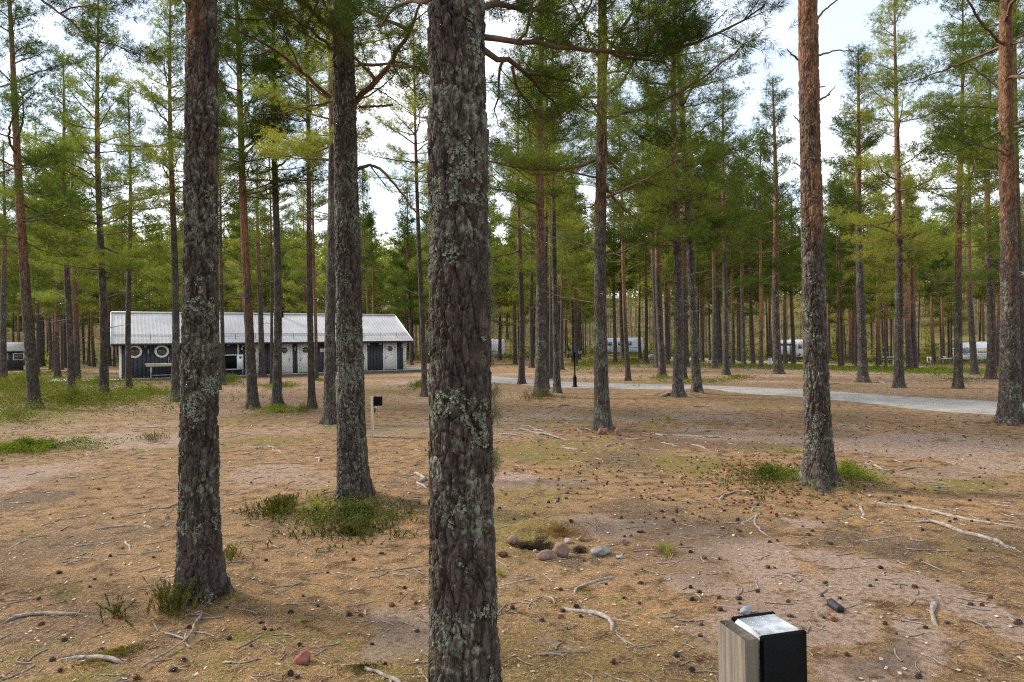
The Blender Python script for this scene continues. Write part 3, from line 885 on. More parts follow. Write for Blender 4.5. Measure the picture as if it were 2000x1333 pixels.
def near_tree(ub, vb, ut, vt, r_, H, seed, zd, nz, na, orange, lich, nl, label, z0, Rm, variant, amp=1.0, sw=0.034, sl=0.095, flare=0.09, sway=0.012, with_crown=True):
    b, ax, dep = base_axis(ub, vb, ut, vt)
    root = empty('pine_tree', b)
    root.rotation_euler = axis_rot(ax, 0.0)
    tag(root, label, 'pine tree')
    fr = math.atan2(-b[1], -b[0])
    me, lm, sw_ = trunk_mesh('trunk', seed, H, r_, zd, nz, na, M['bark_near'], amp, sw, sl, flare, 5, sway, lichen=nl, front=fr, crisp=True)
    t = link('trunk', me, root); t.color = (orange / 10.0, lich, (seed * 0.137) % 1.0, 1)
    if lm:
        tag(link('lichen', lm, t), kind='stuff')
    bpy.context.view_layer.update()
    inv = root.matrix_world.inverted()
    if with_crown:
        v = VARIANTS[variant]
        s = H / 14.0
        for nm in ('limbs', 'crown'):
            o = link(nm, v[nm], root); o.scale = (s, s, s)
            o.location = (0, 0, z0); o.rotation_euler = (0, 0, seed)
            if nm == 'limbs': o['kind'] = 'stuff'
    return root, inv, dep, b

rA, iA, dA, bA = near_tree(909, 1388, 884, 0, 0.130, 13.5, 3, 3.75, 640, 150, 9.5, 0.36, 5200,
    'nearest pine, thick furrowed grey trunk crusted with lichen, crossing the whole middle of the view', 1.2, 2, 0, 1.0, 0.031, 0.095, 0.02)
rB, iB, dB, bB = near_tree(388, 1160, 391, 0, 0.098, 13.0, 7, 4.1, 540, 132, 3.5, 0.48, 4000,
    'pine at left with flared lichen-covered base and heather at its foot', 1.0, 2, 1, 1.1, 0.031, 0.09, 0.05)
rC, iC, dC, bC = near_tree(690, 968, 664, 0, 0.128, 14.0, 13, 5.6, 500, 112, 5.4, 0.50, 2300,
    'pine on a green lingonberry mound, left of the nearest trunk, hiding part of the hut', 2.4, 2, 2, 1.1, 0.036, 0.10, 0.05)
rD, iD, dD, bD = near_tree(1599, 944, 1581, 0, 0.118, 13.5, 19, 5.9, 520, 104, 3.0, 0.42, 1800,
    'pine right of centre with bare orange upper trunk, dead stubs and bilberry around its foot', 3.2, 2, 3, 1.0, 0.038, 0.10, 0.09)

rng = np.random.default_rng(91)
# --- the long needled bough of the nearest pine, reaching right
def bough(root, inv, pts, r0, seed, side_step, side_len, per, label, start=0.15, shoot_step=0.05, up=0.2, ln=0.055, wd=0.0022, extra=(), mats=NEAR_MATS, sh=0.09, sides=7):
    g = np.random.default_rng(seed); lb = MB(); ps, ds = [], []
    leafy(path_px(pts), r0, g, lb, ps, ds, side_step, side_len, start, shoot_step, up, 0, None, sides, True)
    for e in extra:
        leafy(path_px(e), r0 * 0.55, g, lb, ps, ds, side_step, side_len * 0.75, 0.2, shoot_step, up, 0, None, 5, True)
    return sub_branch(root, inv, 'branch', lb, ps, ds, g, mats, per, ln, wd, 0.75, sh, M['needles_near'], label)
bough(rA, iA, [(936, 72, 3.12), (1010, 82, 3.2), (1090, 90, 3.3), (1180, 98, 3.4), (1260, 104, 3.45), (1318, 96, 3.45), (1372, 66, 3.4)], 0.015, 5, 0.085, 0.36, 34,
      'long lichened bough reaching right across the top of the view',
      extra=[[(1318, 96, 3.45), (1362, 88, 3.4), (1412, 66, 3.35), (1450, 34, 3.3), (1492, 12, 3.25)],
             [(1180, 98, 3.4), (1230, 118, 3.5), (1300, 122, 3.55)],
             [(1090, 90, 3.3), (1130, 60, 3.3), (1150, 20, 3.3), (1160, -30, 3.3)],
             [(1010, 82, 3.2), (1040, 40, 3.2), (1070, -10, 3.25)],
             [(1260, 104, 3.45), (1280, 60, 3.4), (1330, 30, 3.35)]])
bough(rA, iA, [(940, 95, 3.15), (985, 112, 3.3), (1032, 146, 3.45), (1064, 180, 3.6), (1095, 228, 3.75)], 0.016, 6, 0.09, 0.30, 30, 'drooping twiggy branch below the long bough',
      extra=[[(1000, 130, 3.35), (1003, 180, 3.45), (1040, 218, 3.55), (1091, 240, 3.65)], [(985, 112, 3.3), (975, 160, 3.35), (965, 215, 3.4)],
             [(1032, 146, 3.45), (1075, 150, 3.5), (1130, 165, 3.6)]], start=0.45)
bough(rA, iA, [(930, 12, 3.1), (980, 10, 3.3), (1040, 22, 3.6), (1110, 30, 3.9)], 0.018, 8, 0.085, 0.42, 30, 'upper branch heavy with dark needles beside the trunk',
      extra=[[(960, 10, 3.2), (1000, -30, 3.4), (1060, -60, 3.6)]])
bough(rA, iA, [(838, 5, 3.1), (800, 0, 3.3), (760, 20, 3.5), (740, 60, 3.7)], 0.012, 10, 0.10, 0.26, 26, 'small branch hanging left from the top of the trunk')
# --- boughs of the pine on the mound: seen as dark foliage at the top, left of the nearest trunk
ORANGE_MATS = [M['limb'], M['twig'], M['dead']]
bough(rC, iC, [(672, 240, 7.55), (700, 190, 7.3), (735, 160, 7.1), (760, 128, 6.9), (800, 60, 6.6), (830, -20, 6.4)], 0.040, 12, 0.16, 0.85, 34, 'stout orange limb rising right', 0.35, 0.075, 0.25, 0.065, 0.0034, mats=ORANGE_MATS,
      extra=[[(760, 128, 6.9), (800, 128, 6.7), (845, 150, 6.5)], [(735, 160, 7.1), (690, 110, 6.8), (650, 60, 6.5)], [(800, 60, 6.6), (740, 30, 6.4), (690, 20, 6.2)]])
bough(rC, iC, [(645, 190, 7.5), (590, 140, 7.2), (540, 100, 7.0), (470, 62, 6.8), (420, 30, 6.7)], 0.022, 14, 0.15, 0.75, 34, 'long dark bough rising left from the trunk', 0.30, 0.075, 0.25, 0.065, 0.0034,
      extra=[[(590, 140, 7.2), (560, 80, 6.9), (540, 20, 6.7)], [(540, 100, 7.0), (500, 110, 6.8), (440, 110, 6.6)], [(470, 62, 6.8), (430, 75, 6.7), (380, 95, 6.6)]])
bough(rC, iC, [(690, 130, 7.6), (640, 90, 7.1), (600, 50, 6.7), (540, 20, 6.4), (480, -10, 6.2)], 0.022, 15, 0.15, 0.8, 34, 'needled bough across the upper trunk', 0.25, 0.075, 0.2, 0.065, 0.0034,
      extra=[[(640, 90, 7.1), (690, 40, 6.7), (730, 0, 6.4)], [(600, 50, 6.7), (620, 0, 6.4), (640, -40, 6.2)]])
bough(rC, iC, [(695, 128, 7.6), (740, 125, 7.5), (790, 120, 7.4), (830, 140, 7.3)], 0.022, 16, 0.15, 0.55, 34, 'short needled branch to the right', 0.35, 0.075, 0.2, 0.065, 0.0034, extra=[[(760, 123, 7.5), (790, 160, 7.4), (815, 190, 7.3)]])
bough(rC, iC, [(650, 60, 7.6), (600, 10, 7.3), (540, -30, 7.0), (470, -60, 6.8)], 0.03, 17, 0.15, 0.8, 34, 'topmost visible bough, dark against the sky', 0.2, 0.075, 0.2, 0.065, 0.0034,
      extra=[[(600, 10, 7.3), (560, 30, 7.0), (500, 40, 6.8), (440, 30, 6.6)]])
def dead_branch(root, inv, pts, r0, r1, forks, seed, label=None):
    g = np.random.default_rng(seed); lb = MB()
    P = np.array(path_px(pts)); s = np.linspace(0, len(P) - 1, 6 * len(P))
    Q = np.stack([np.interp(s, np.arange(len(P)), P[:, i]) for i in range(3)], -1)
    for _ in range(3): Q[1:-1] = .25 * Q[:-2] + .5 * Q[1:-1] + .25 * Q[2:]
    Q[1:] += g.normal(size=Q[1:].shape) * 0.004
    lb.tube(Q, np.linspace(r0, r1, len(Q)), 7, 0)
    for k in range(forks):
        i = int(g.integers(len(Q) // 3, len(Q)))
        dead_stick(lb, Q[min(i, len(Q) - 1)], unit(Q[-1] - Q[0]) + g.normal(size=3) * 0.6, g.uniform(.15, .5), g, r1 * 1.2, 0, 2)
    return sub_branch(root, inv, 'dead_branch', lb, [], [], g, NEAR_MATS, 0, 0, 0, 0, 0, None, label)
dead_branch(rC, iC, [(682, 346, 7.45), (700, 330, 7.3), (722, 322, 7.25), (745, 330, 7.2), (780, 372, 7.2), (812, 415, 7.2), (838, 446, 7.2)], 0.022, 0.007, 2, 21, 'bare crooked dead branch sagging right')
dead_branch(rC, iC, [(700, 208, 7.55), (730, 209, 7.5), (766, 206, 7.45)], 0.016, 0.012, 0, 22, 'broken black stub')
dead_branch(rC, iC, [(655, 196, 7.5), (620, 206, 7.3), (585, 212, 7.2), (555, 222, 7.1), (530, 220, 7.0)], 0.014, 0.004, 4, 23)
dead_branch(rC, iC, [(700, 175, 7.5), (735, 172, 7.4), (775, 200, 7.3), (820, 230, 7.2)], 0.010, 0.003, 5, 24)
dead_branch(rC, iC, [(655, 395, 7.5), (662, 402, 7.45), (668, 408, 7.4)], 0.012, 0.008, 0, 25)
dead_branch(rD, iD, [(1582, 68, 8.3), (1594, 40, 8.2), (1610, 20, 8.1), (1640, -4, 8.0)], 0.018, 0.008, 1, 31)
dead_branch(rD, iD, [(1570, 132, 8.25), (1556, 115, 8.1), (1546, 106, 8.0), (1538, 97, 7.95)], 0.014, 0.006, 0, 32)
dead_branch(rD, iD, [(1592, 112, 8.25), (1612, 104, 8.2), (1636, 98, 8.1), (1668, 101, 8.05)], 0.014, 0.005, 0, 33)
dead_branch(rD, iD, [(1594, 198, 8.2), (1608, 192, 8.1), (1622, 184, 8.05)], 0.018, 0.008, 1, 34)
dead_branch(rD, iD, [(1572, 250, 8.2), (1560, 238, 8.1), (1550, 226, 8.0)], 0.012, 0.005, 0, 35)
dead_branch(rD, iD, [(1594, 170, 8.2), (1604, 170, 8.15), (1612, 169, 8.1)], 0.010, 0.006, 0, 36)
dead_branch(rD, iD, [(1568, 330, 8.2), (1558, 322, 8.1), (1550, 318, 8.05)], 0.010, 0.005, 0, 37)
dead_branch(rA, iA, [(858, 620, 3.02), (845, 626, 2.98), (833, 632, 2.96)], 0.0045, 0.002, 0, 38)
# beard lichen hanging on the right edge of the nearest trunk
def beard(root, inv, spots, seed):
    g = np.random.default_rng(seed); mb = MB()
    for (u, v, d, n, ln) in spots:
        c = at(u, v, d)
        p = c + g.normal(size=(n, 3)) * np.array([0.006, 0.006, 0.02])
        dd = np.tile([0, 0, -1.0], (n, 1)) + g.normal(size=(n, 3)) * 0.45
        blades(mb, p, dd, g, 3, ln, 0.0016, 0.35, 0.01)
    me = mb.mesh('beard_lichen', M['beard']); me.transform(inv)
    tag(link('beard_lichen', me, root), 'grey-green beard lichen hanging from the bark', kind='stuff')
beard(rA, iA, [(956, 520, 3.03, 60, .05), (958, 560, 3.03, 50, .05), (960, 600, 3.03, 60, .05), (962, 640, 3.03, 50, .045), (963, 690, 3.03, 50, .045), (966, 760, 3.02, 70, .06), (968, 800, 3.0, 90, .06), (968, 885, 3.0, 60, .045), (968, 905, 3.0, 60, .04),
                (848, 1150, 3.0, 50, .05), (856, 1270, 2.97, 90, .06), (890, 440, 2.95, 50, .06), (880, 462, 2.95, 50, .05), (940, 700, 2.97, 60, .03), (845, 640, 3.03, 40, .03), (940, 290, 3.0, 50, .03), (856, 280, 3.02, 60, .03)], 44)

# --- the other pines, nearest first: base px, width px, upper px on the same trunk, height, variant, orange from (m), lichen, label
TREES = [
    (1176, 838, 30, 1168, 0, 13.5, 0, 4.3, .55, 'slender pine left of two reddish stones, beyond the nearest trunk'),
    (1972, 824, 37, 1975, 150, 13.5, 3, 2.9, .50, 'thick pine at the right edge where the asphalt road leaves the view'),
    (644, 826, 24, 642, 250, 13.0, 1, 6.0, .60, 'grey pine half hidden behind the trunk on the lingonberry mound'),
    (609, 798, 14, 600, 200, 12.5, 4, 4.5, .15, 'slim purplish-brown pine just left of the two overlapping thick trunks'),
    (541, 793, 18, 537, 150, 12.5, 2, 6.5, .50, 'pale grey pine with bilberry at its base in front of the hut'),
    (494, 797, 20, 464, 80, 13.0, 1, 2.6, .20, 'leaning red-barked pine standing beside the pale grey one before the hut'),
    (67, 797, 22, 20, 0, 13.5, 3, 3.6, .35, 'leaning curved pine near the left edge with bare earth at its foot'),
    (203, 780, 17, 191, 40, 13.8, 0, 6.5, .45, 'dark grey pine with flared pale base left of the hut'),
    (343, 785, 16, 336, 350, 13.0, 2, 6.0, .50, 'grey pine standing in front of the washing table'),
    (830, 775, 12, 815, 330, 12.0, 4, 7.0, .35, 'thin grey pine with bright bilberry at its foot, right of the hut'),
    (1056, 772, 24, 1058, 220, 13.5, 1, 4.2, .55, 'stout grey pine rising from a heather tussock near the road'),
    (1088, 769, 14, 1084, 450, 13.0, 2, 6.0, .50, 'grey pine right behind the heather tussock'),
    (1019, 751, 13, 1014, 400, 12.5, 3, 5.0, .15, 'dark pine standing at the bend of the asphalt road'),
    (1068, 760, 9, 1068, 500, 12.5, 2, 7.0, .40, 'thin pine squeezed between the two pines of the heather tussock'),
    (1324, 775, 20, 1320, 200, 14.0, 0, 4.6, .50, 'pine with spreading exposed roots beside the road'),
    (1362, 766, 18, 1344, 470, 13.5, 3, 6.5, .65, 'pale lichened pine with claw-like roots leaning left by the road'),
    (1337, 741, 9, 1337, 450, 13.0, 2, 5.0, .20, 'thin reddish pine just behind the pine with spreading roots'),
    (1293, 736, 15, 1287, 380, 13.5, 4, 5.0, .20, 'dark pine on the far grassy verge of the road'),
    (1227, 744, 10, 1214, 400, 13.0, 2, 2.5, .10, 'thin red-brown pine in front of the pale blue caravan'),
    (1418, 733, 13, 1413, 300, 14.5, 1, 6.0, .35, 'grey pine on a green bank beyond the road'),
    (1519, 731, 17, 1512, 200, 15.2, 0, 5.0, .30, 'straight brown pine beside the grey power post'),
    (1685, 747, 19, 1680, 340, 12.6, 2, 6.5, .45, 'grey pine with splayed roots right of the bare orange trunk'),
    (1756, 758, 18, 1747, 100, 12.9, 3, 4.8, .35, 'tall pine with sunlit crown beyond the road, right of the splayed-root pine'),
    (1871, 759, 16, 1877, 330, 12.6, 1, 3.6, .40, 'straight pine in front of the awning of the white motorhome'),
    (1936, 741, 17, 1934, 400, 12.8, 0, 5.0, .20, 'dark pine in front of the white motorhome'),
    (1903, 732, 13, 1894, 400, 13.0, 4, 4.0, .20, 'slim dark pine crossing the front of the white motorhome'),
    (1777, 726, 13, 1772, 450, 13.5, 2, 3.0, .20, 'left one of two pines standing side by side behind the sunlit pine'),
    (1788, 726, 11, 1782, 450, 13.5, 4, 5.0, .25, 'right one of two pines standing side by side behind the sunlit pine'),
    (1951, 722, 9, 1952, 450, 13.0, 2, 4.0, .10, 'thin pine in front of the end of the white motorhome'),
    (1996, 785, 14, 1990, 400, 13.5, 1, 5.0, .20, 'dark pine peeping out behind the thick pine at the right edge'),
    (140, 769, 14, 128, 300, 13.0, 1, 5.0, .40, 'grey pine among bilberry, left of the dark grey pine'),
    (251, 760, 12, 252, 350, 12.5, 2, 6.5, .45, 'grey pine crossing the left round window of the hut'),
    (7, 746, 13, 8, 300, 13.5, 4, 6.0, .40, 'grey pine cut by the left edge of the view'),
    (151, 748, 12, 142, 300, 13.5, 0, 2.4, .20, 'orange-stemmed pine behind the grey pines at left'),
    (112, 738, 11, 108, 400, 13.0, 3, 2.4, .10, 'warm orange pine left of the end of the deck'),
    (426, 762, 10, 425, 500, 12.5, 2, 6.0, .30, 'thin grey pine close behind the flared pine at left'),
    (436, 752, 9, 433, 500, 12.5, 4, 5.0, .30, 'thin pine beside the black service counter of the hut'),
    (512, 737, 13, 505, 450, 12.8, 1, 5.5, .30, 'pine close to the hut wall between two doors'),
    (531, 750, 7, 528, 450, 12.0, 4, 5.0, .20, 'very thin pine touching the pale grey pine before the hut'),
    (618, 744, 8, 612, 350, 12.5, 2, 1.6, .10, 'slim orange pine before the middle doors of the hut'),
    (1076, 740, 9, 1074, 450, 13.0, 2, 5.0, .30, ''), (1097, 723, 8, 1094, 450, 13.0, 1, 5.0, .30, ''), (976, 704, 8, 972, 500, 13.5, 4, 6.0, .30, ''), (992, 686, 6, 990, 500, 14, 2, 5.0, .20, ''),
    (1006, 712, 8, 1004, 480, 13.5, 1, 4.0, .20, ''), (1042, 700, 8, 1040, 480, 14, 4, 6.0, .30, ''), (1107, 696, 7, 1106, 480, 14.5, 2, 5.0, .20, ''), (1126, 716, 7, 1124, 480, 14, 4, 4.5, .10, ''),
    (1202, 711, 8, 1200, 480, 14, 1, 5.0, .30, ''), (1217, 704, 10, 1212, 450, 15, 4, 6.0, .25, ''), (1250, 702, 7, 1247, 450, 14.5, 2, 5.0, .20, ''), (1262, 710, 8, 1260, 450, 14, 4, 5.5, .30, ''),
    (1304, 712, 8, 1300, 450, 14.5, 1, 4.0, .10, ''), (1372, 707, 7, 1372, 480, 15, 2, 2.4, .10, ''), (1395, 720, 10, 1392, 400, 14.5, 4, 6.0, .30, ''), (1432, 717, 8, 1430, 400, 14.5, 2, 3.5, .10, ''),
    (1453, 718, 9, 1450, 350, 15, 4, 6.0, .30, ''), (1467, 707, 8, 1464, 350, 15.5, 1, 4.5, .15, ''), (1506, 705, 8, 1503, 400, 15.5, 2, 2.2, .10, ''), (1534, 713, 8, 1532, 400, 15.5, 4, 4.0, .15, ''), (1550, 715, 9, 1546, 400, 15, 1, 5.0, .20, ''),
    (1619, 706, 7, 1617, 400, 15.5, 4, 5.0, .20, ''), (1636, 702, 6, 1634, 400, 16, 2, 3.0, .10, ''), (1660, 709, 7, 1657, 400, 16, 4, 1.8, .10, ''), (1716, 708, 7, 1712, 400, 16, 4, 2.6, .10, ''), (1733, 704, 6, 1732, 400, 16, 2, 5.0, .20, ''),
    (1824, 711, 8, 1820, 400, 16, 4, 2.0, .10, ''), (1842, 711, 7, 1840, 400, 15.5, 2, 3.0, .20, ''),
    (55, 716, 7, 52, 450, 14, 2, 5.0, .25, ''), (82, 716, 9, 78, 450, 14, 4, 5.5, .25, ''), (100, 722, 7, 97, 450, 14, 1, 5.0, .2, ''), (38, 719, 6, 36, 450, 14, 4, 3.0, .2, ''), (183, 717, 7, 180, 450, 14, 4, 2.0, .1, ''), (173, 712, 6, 172, 450, 14, 2, 4.5, .1, ''), (213, 716, 6, 210, 450, 14, 4, 4.5, .2, ''),
    (125, 716, 5, 123, 450, 14, 2, 2.0, .1, ''), (130, 718, 5, 128, 450, 14, 1, 4.0, .1, ''),
    (812, 698, 6, 810, 480, 14, 2, 4.5, .2, ''), (798, 694, 6, 796, 480, 14, 4, 4.0, .2, ''), (836, 694, 8, 835, 480, 14, 1, 4.0, .2, ''),
]
def region_label(u, orange, dep):
    bark = 'orange-barked' if orange < 3.0 else ('brown-barked' if orange < 5.5 else 'grey-barked')
    size = 'distant thin' if dep > 75 else 'slim'
    where, grp = (('in the stand left of the hut', 'background pines left of the hut') if u < 230 else
                  ('rising behind the hut roof', 'background pines behind the hut') if u < 850 else
                  ('beyond the bend of the road', 'background pines beyond the road bend') if u < 1350 else
                  ('between the road and the awning caravan', 'background pines right of centre') if u < 1600 else
                  ('on the right, beyond the sandy track', 'background pines on the right'))
    return f'{size} {bark} pine {where}', grp
PLACED = []
for i, (ub, vb, w, ut, vt, H, var, orange, lich, label) in enumerate(TREES):
    b, ax, dep = base_axis(ub, vb, ut, vt)
    r = min(0.26, max(0.075, 0.5 * w / FPX * dep * 0.84))
    g = None
    if not label: label, g = region_label(ub, orange, dep)
    t = tree_at(b, ax, H * 1.05, r, var, dep > 42, orange, lich, 500 + i, label, g, crown_scale=1.18 if dep < 60 else 1.1)
    PLACED.append((b[0], b[1]))
    if i == 0: rE = t
    if i == 1: rF = t
PLACED += [tuple(q[:2]) for q in (bA, bB, bC, bD)]
# a pine just outside the left edge: one of its dark boughs hangs into the picture
oL = tree_at((-5.3, 5.4, float(terrain(-5.3, 5.4))), (0.02, 0, 1), 13.0, 0.15, 2, False, 3.5, .5, 901, 'pine outside the left edge whose dark bough hangs into the upper left corner')
bpy.context.view_layer.update()
bough(oL, oL.matrix_world.inverted(), [(-40, -110, 6.0), (60, -20, 5.9), (117, 27, 5.8), (150, 54, 5.75), (182, 80, 5.7), (215, 84, 5.7), (250, 100, 5.7)], 0.016, 27, 0.11, 0.42, 30, 'dark bough in the upper left corner', 0.35, 0.06, 0.2, 0.06, 0.003,
      extra=[[(117, 27, 5.8), (150, 10, 5.7), (200, 20, 5.6)], [(60, -20, 5.9), (120, -30, 5.8), (190, -20, 5.7), (250, 5, 5.6)]])

# ------------------------------------------------------------------ pines scattered through the background
KEEP_CLEAR = [(1180, 1262, 112), (1520, 1572, 92), (1805, 1965, 84), (955, 985, 90), (0, 52, 80), (200, 830, 62)]   # px range kept open in front of (metres)
def clear_at(x, y, dep):
    u = 1000 + FPX * x / y
    for (a, b, d) in KEEP_CLEAR:
        if a - 6 < u < b + 6 and dep < d: return False
    return True
HUT_L, HUT_R = np.array([-22.2, 38.6]), np.array([-7.42, 47.1])
EX = (HUT_R - HUT_L) / np.linalg.norm(HUT_R - HUT_L); EY = np.array([-EX[1], EX[0]])
def in_hut(x, y):
    d = np.array([x, y]) - HUT_L
    s, t = d @ EX, d @ EY
    return -4 < s < 24 and -4 < t < 9
rs = np.random.default_rng(2024)
cnt, tries = 0, 0
while cnt < 214 and tries < 20000:
    tries += 1
    dep = 44 + 64 * rs.random() ** 0.85
    x = dep * rs.uniform(-0.80, 0.80)
    if min((x - a) ** 2 + (dep - b) ** 2 for a, b in PLACED) < 2.2 ** 2: continue
    if in_hut(x, dep) or not clear_at(x, dep, dep): continue
    u = 1000 + FPX * x / dep
    ora = float(rs.choice([2.2, 3.5, 5, 6.5, 7.5]))
    lab, g = region_label(u, ora, dep)
    right = u > 1150
    H = rs.uniform(14.5, 19) if not right else rs.uniform(15, 20)
    far_var = int(rs.choice([1, 0, 2, 3, 0] if not right else [2, 4, 4, 1, 0]))
    tree_at((x, dep, float(terrain(x, dep))), (rs.normal() * .012, rs.normal() * .012, 1), H, rs.uniform(0.085, 0.15), far_var, True, ora, rs.uniform(0, .35), 3000 + cnt, lab, g, crown_scale=rs.uniform(.85, 1.2))
    PLACED.append((x, dep)); cnt += 1

# ------------------------------------------------------------------ the far forest: reads as one mass
def far_forest():
    g = np.random.default_rng(77)
    tr, cr = MB(), MB()
    templ = []
    for k in range(4):
        lb, ps, ds, rg = crown(300 + k, 14.0, 5.5 + 0.7 * k, 1.7, None, (0.5, 0.8), 3, 0.6, 0.22, 0.30, False, .2, dead=0)
        m = MB(); cp, cd = clumps(ps, ds, rg, 3, 0.25); sel = rg.permutation(len(cp))[:210]
        blades(m, cp[sel], cd[sel], rg, 2, 0.60, 0.20, 1.0, 0.25)
        templ.append(np.vstack(m.v))
    a = np.arange(5) * 2 * math.pi / 5
    n = 0
    while n < 1300:
        dep = 104 + 160 * g.random() ** 0.85
        x = dep * g.uniform(-0.95, 0.95)
        H = g.uniform(17, 25); s = H / 14
        if n < 45:      # the forest goes on unseen beside and behind the viewpoint, added to shade the foreground
            dep = -g.uniform(4, 30) if n < 34 else g.uniform(-3, 9); x = g.uniform(-26, 26) if n < 34 else float(g.choice([-1, 1])) * g.uniform(9, 20)
            H = g.uniform(12, 15); s = H / 14
        z = float(terrain(x, dep)); r = g.uniform(.08, .14)
        ang = g.random() * 6.28; c, sn = math.cos(ang), math.sin(ang)
        T = templ[int(g.integers(4))]
        V = T * np.array([s * 1.0, s * 1.0, s])
        V = np.stack([V[:, 0] * c - V[:, 1] * sn + x, V[:, 0] * sn + V[:, 1] * c + dep, V[:, 2] + z], -1)
        cr.add(V, tris=np.arange(len(V)).reshape(-1, 3), m=1)
        lv = np.array([-0.3, H * .5, H * .97])
        rr = np.array([r * 1.1, r * .7, 0.02])
        ring = np.stack([rr[:, None] * np.cos(a) + x, rr[:, None] * np.sin(a) + dep, np.repeat(lv[:, None], 5, 1) + z], -1).reshape(-1, 3)
        i = np.arange(2)[:, None] * 5; j = np.arange(5)[None]; j2 = (j + 1) % 5
        cr.add(ring, quads=np.stack([i + j, i + j2, i + 5 + j2, i + 5 + j], -1).reshape(-1, 4), m=0)
        n += 1
    # young pines and junipers standing under the far trees
    k = 0
    while k < 520:
        dep = 84 + 150 * g.random(); x = dep * g.uniform(-.9, .9)
        if not clear_at(x, dep, dep): continue
        k += 1
        h = g.uniform(.8, 3.0); z = float(terrain(x, dep)); n2 = 26
        t = g.random(n2) ** .8; a2 = g.random(n2) * 6.28; rr2 = (1 - t) * h * .34 + .08
        pp = np.stack([x + rr2 * np.cos(a2) * g.random(n2) ** .5, dep + rr2 * np.sin(a2), z + t * h], -1)
        blades(cr, pp, np.stack([np.cos(a2), np.sin(a2), 0.5 + 0 * a2], -1), g, 2, .55, .22, .8, .1, 1)
    M['far_bark'] = simple_mat('hazed_far_bark', (0.20, 0.165, 0.14), 0.9, 0, 0.35, 0.6, 0, 0.2, (0.27, 0.20, 0.15))  # paler than the other bark: distance haze put into the colour
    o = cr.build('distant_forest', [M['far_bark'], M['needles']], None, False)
    o.color = (1.0, 0.15, 0.3, 1)
    tag(o, 'far pine forest closing the view behind the campsite, plus unseen shading pines round the viewpoint', 'forest', kind='stuff')
far_forest()
# ------------------------------------------------------------------ the service hut
M['clad'] = simple_mat('charcoal_cladding', (0.050, 0.055, 0.068), 0.7, 0, 0.25, 7, 0.003, 0.3, stretch=(1, 1, .15))
M['white'] = simple_mat('white_paint', (0.74, 0.75, 0.77), 0.5, 0, 0.06, 4)
M['door'] = simple_mat('door_paint', (0.72, 0.71, 0.68), 0.45, 0, 0.05, 3)
M['roof'] = simple_mat('grey_roof_sheet', (0.37, 0.36, 0.35), 0.5, 0.0, 0.16, 0.9, 0, 0.5)
M['dark_metal'] = simple_mat('dark_metal', (0.035, 0.037, 0.042), 0.45, 0.0, 0.2, 9)
M['glass'] = simple_mat('window_glass', (0.075, 0.062, 0.036), 0.12, 0, 0.35, 3, 0, 0.8)
M['glass_dark'] = simple_mat('dark_glass', (0.075, 0.075, 0.072), 0.15, 0, 0.3, 3, 0, 0.7)
M['black'] = simple_mat('black_plastic', (0.004, 0.004, 0.0045), 0.6, 0, 0.3, 10, 0, 0.08)
M['deck'] = simple_mat('grey_deck_wood', (0.47, 0.44, 0.40), 0.85, 0, 0.22, 5, 0.003, 0.2, stretch=(.3, 4, 4))
M['deck_dark'] = simple_mat('dark_deck_edge', (0.075, 0.068, 0.06), 0.9, 0, 0.3, 5)
M['steel'] = simple_mat('galvanised_steel', (0.36, 0.38, 0.40), 0.45, 0.5, 0.15, 8)
M['wood'] = simple_mat('fresh_timber', (0.50, 0.41, 0.29), 0.8, 0, 0.22, 9, 0.003, 0.2, stretch=(6, 6, .5))
M['old_wood'] = simple_mat('weathered_timber', (0.105, 0.086, 0.064), 0.85, 0, 0.35, 7, 0.003, 0.2, (0.165, 0.138, 0.108), stretch=(6, 6, .3))
M['alu'] = simple_mat('stained_aluminium', (0.50, 0.51, 0.52), 0.5, 0.15, 0.32, 26, 0, 0.5, (0.70, 0.72, 0.74))
M['sign_blue'] = simple_mat('pale_blue_print', (0.40, 0.55, 0.75), 0.6, 0, 0.05)
M['caravan_white'] = simple_mat('caravan_white', (0.72, 0.74, 0.78), 0.4, 0, 0.05, 2)
M['caravan_pale'] = simple_mat('caravan_pale_blue', (0.60, 0.66, 0.78), 0.4, 0, 0.05, 2)
M['stripe_blue'] = simple_mat('blue_stripe', (0.20, 0.33, 0.55), 0.5, 0, 0.1)
M['stripe_tan'] = simple_mat('tan_panel', (0.50, 0.38, 0.25), 0.6, 0, 0.2)
M['tyre'] = simple_mat('tyre_rubber', (0.018, 0.018, 0.019), 0.85, 0, 0.2)
M['van_glass'] = simple_mat('caravan_glass', (0.16, 0.17, 0.185), 0.15, 0, 0.3, 3, 0, 0.8)
M['green_plastic'] = simple_mat('green_plastic', (0.10, 0.22, 0.15), 0.5, 0, 0.2)

HZ = float(terrain(*(0.5 * (HUT_L + HUT_R))))
hut = empty('service_hut', (HUT_L[0], HUT_L[1], 0.0), math.atan2(EX[1], EX[0]))
tag(hut, 'long charcoal wooden hut with grey corrugated roof and white doors', 'hut')
HL = float(np.linalg.norm(HUT_R - HUT_L))
def wall_at(u, v, off=0.0):
    """hut wall coordinates (along, up) of photo pixel (u, v)"""
    d = ray(u, v)
    n3 = np.array([EY[0], EY[1], 0]); o = np.array([HUT_L[0], HUT_L[1], 0]) + n3 * off
    t = ((o - np.array([0, 0, CAM_H])) @ n3) / (d @ n3)
    p = np.array([0, 0, CAM_H]) + d * t
    return float((p[:2] - HUT_L) @ EX), float(p[2])
Z0, ZE, ZR, DEP, OVE = 0.14, 2.16, 4.0, 6.0, 0.48
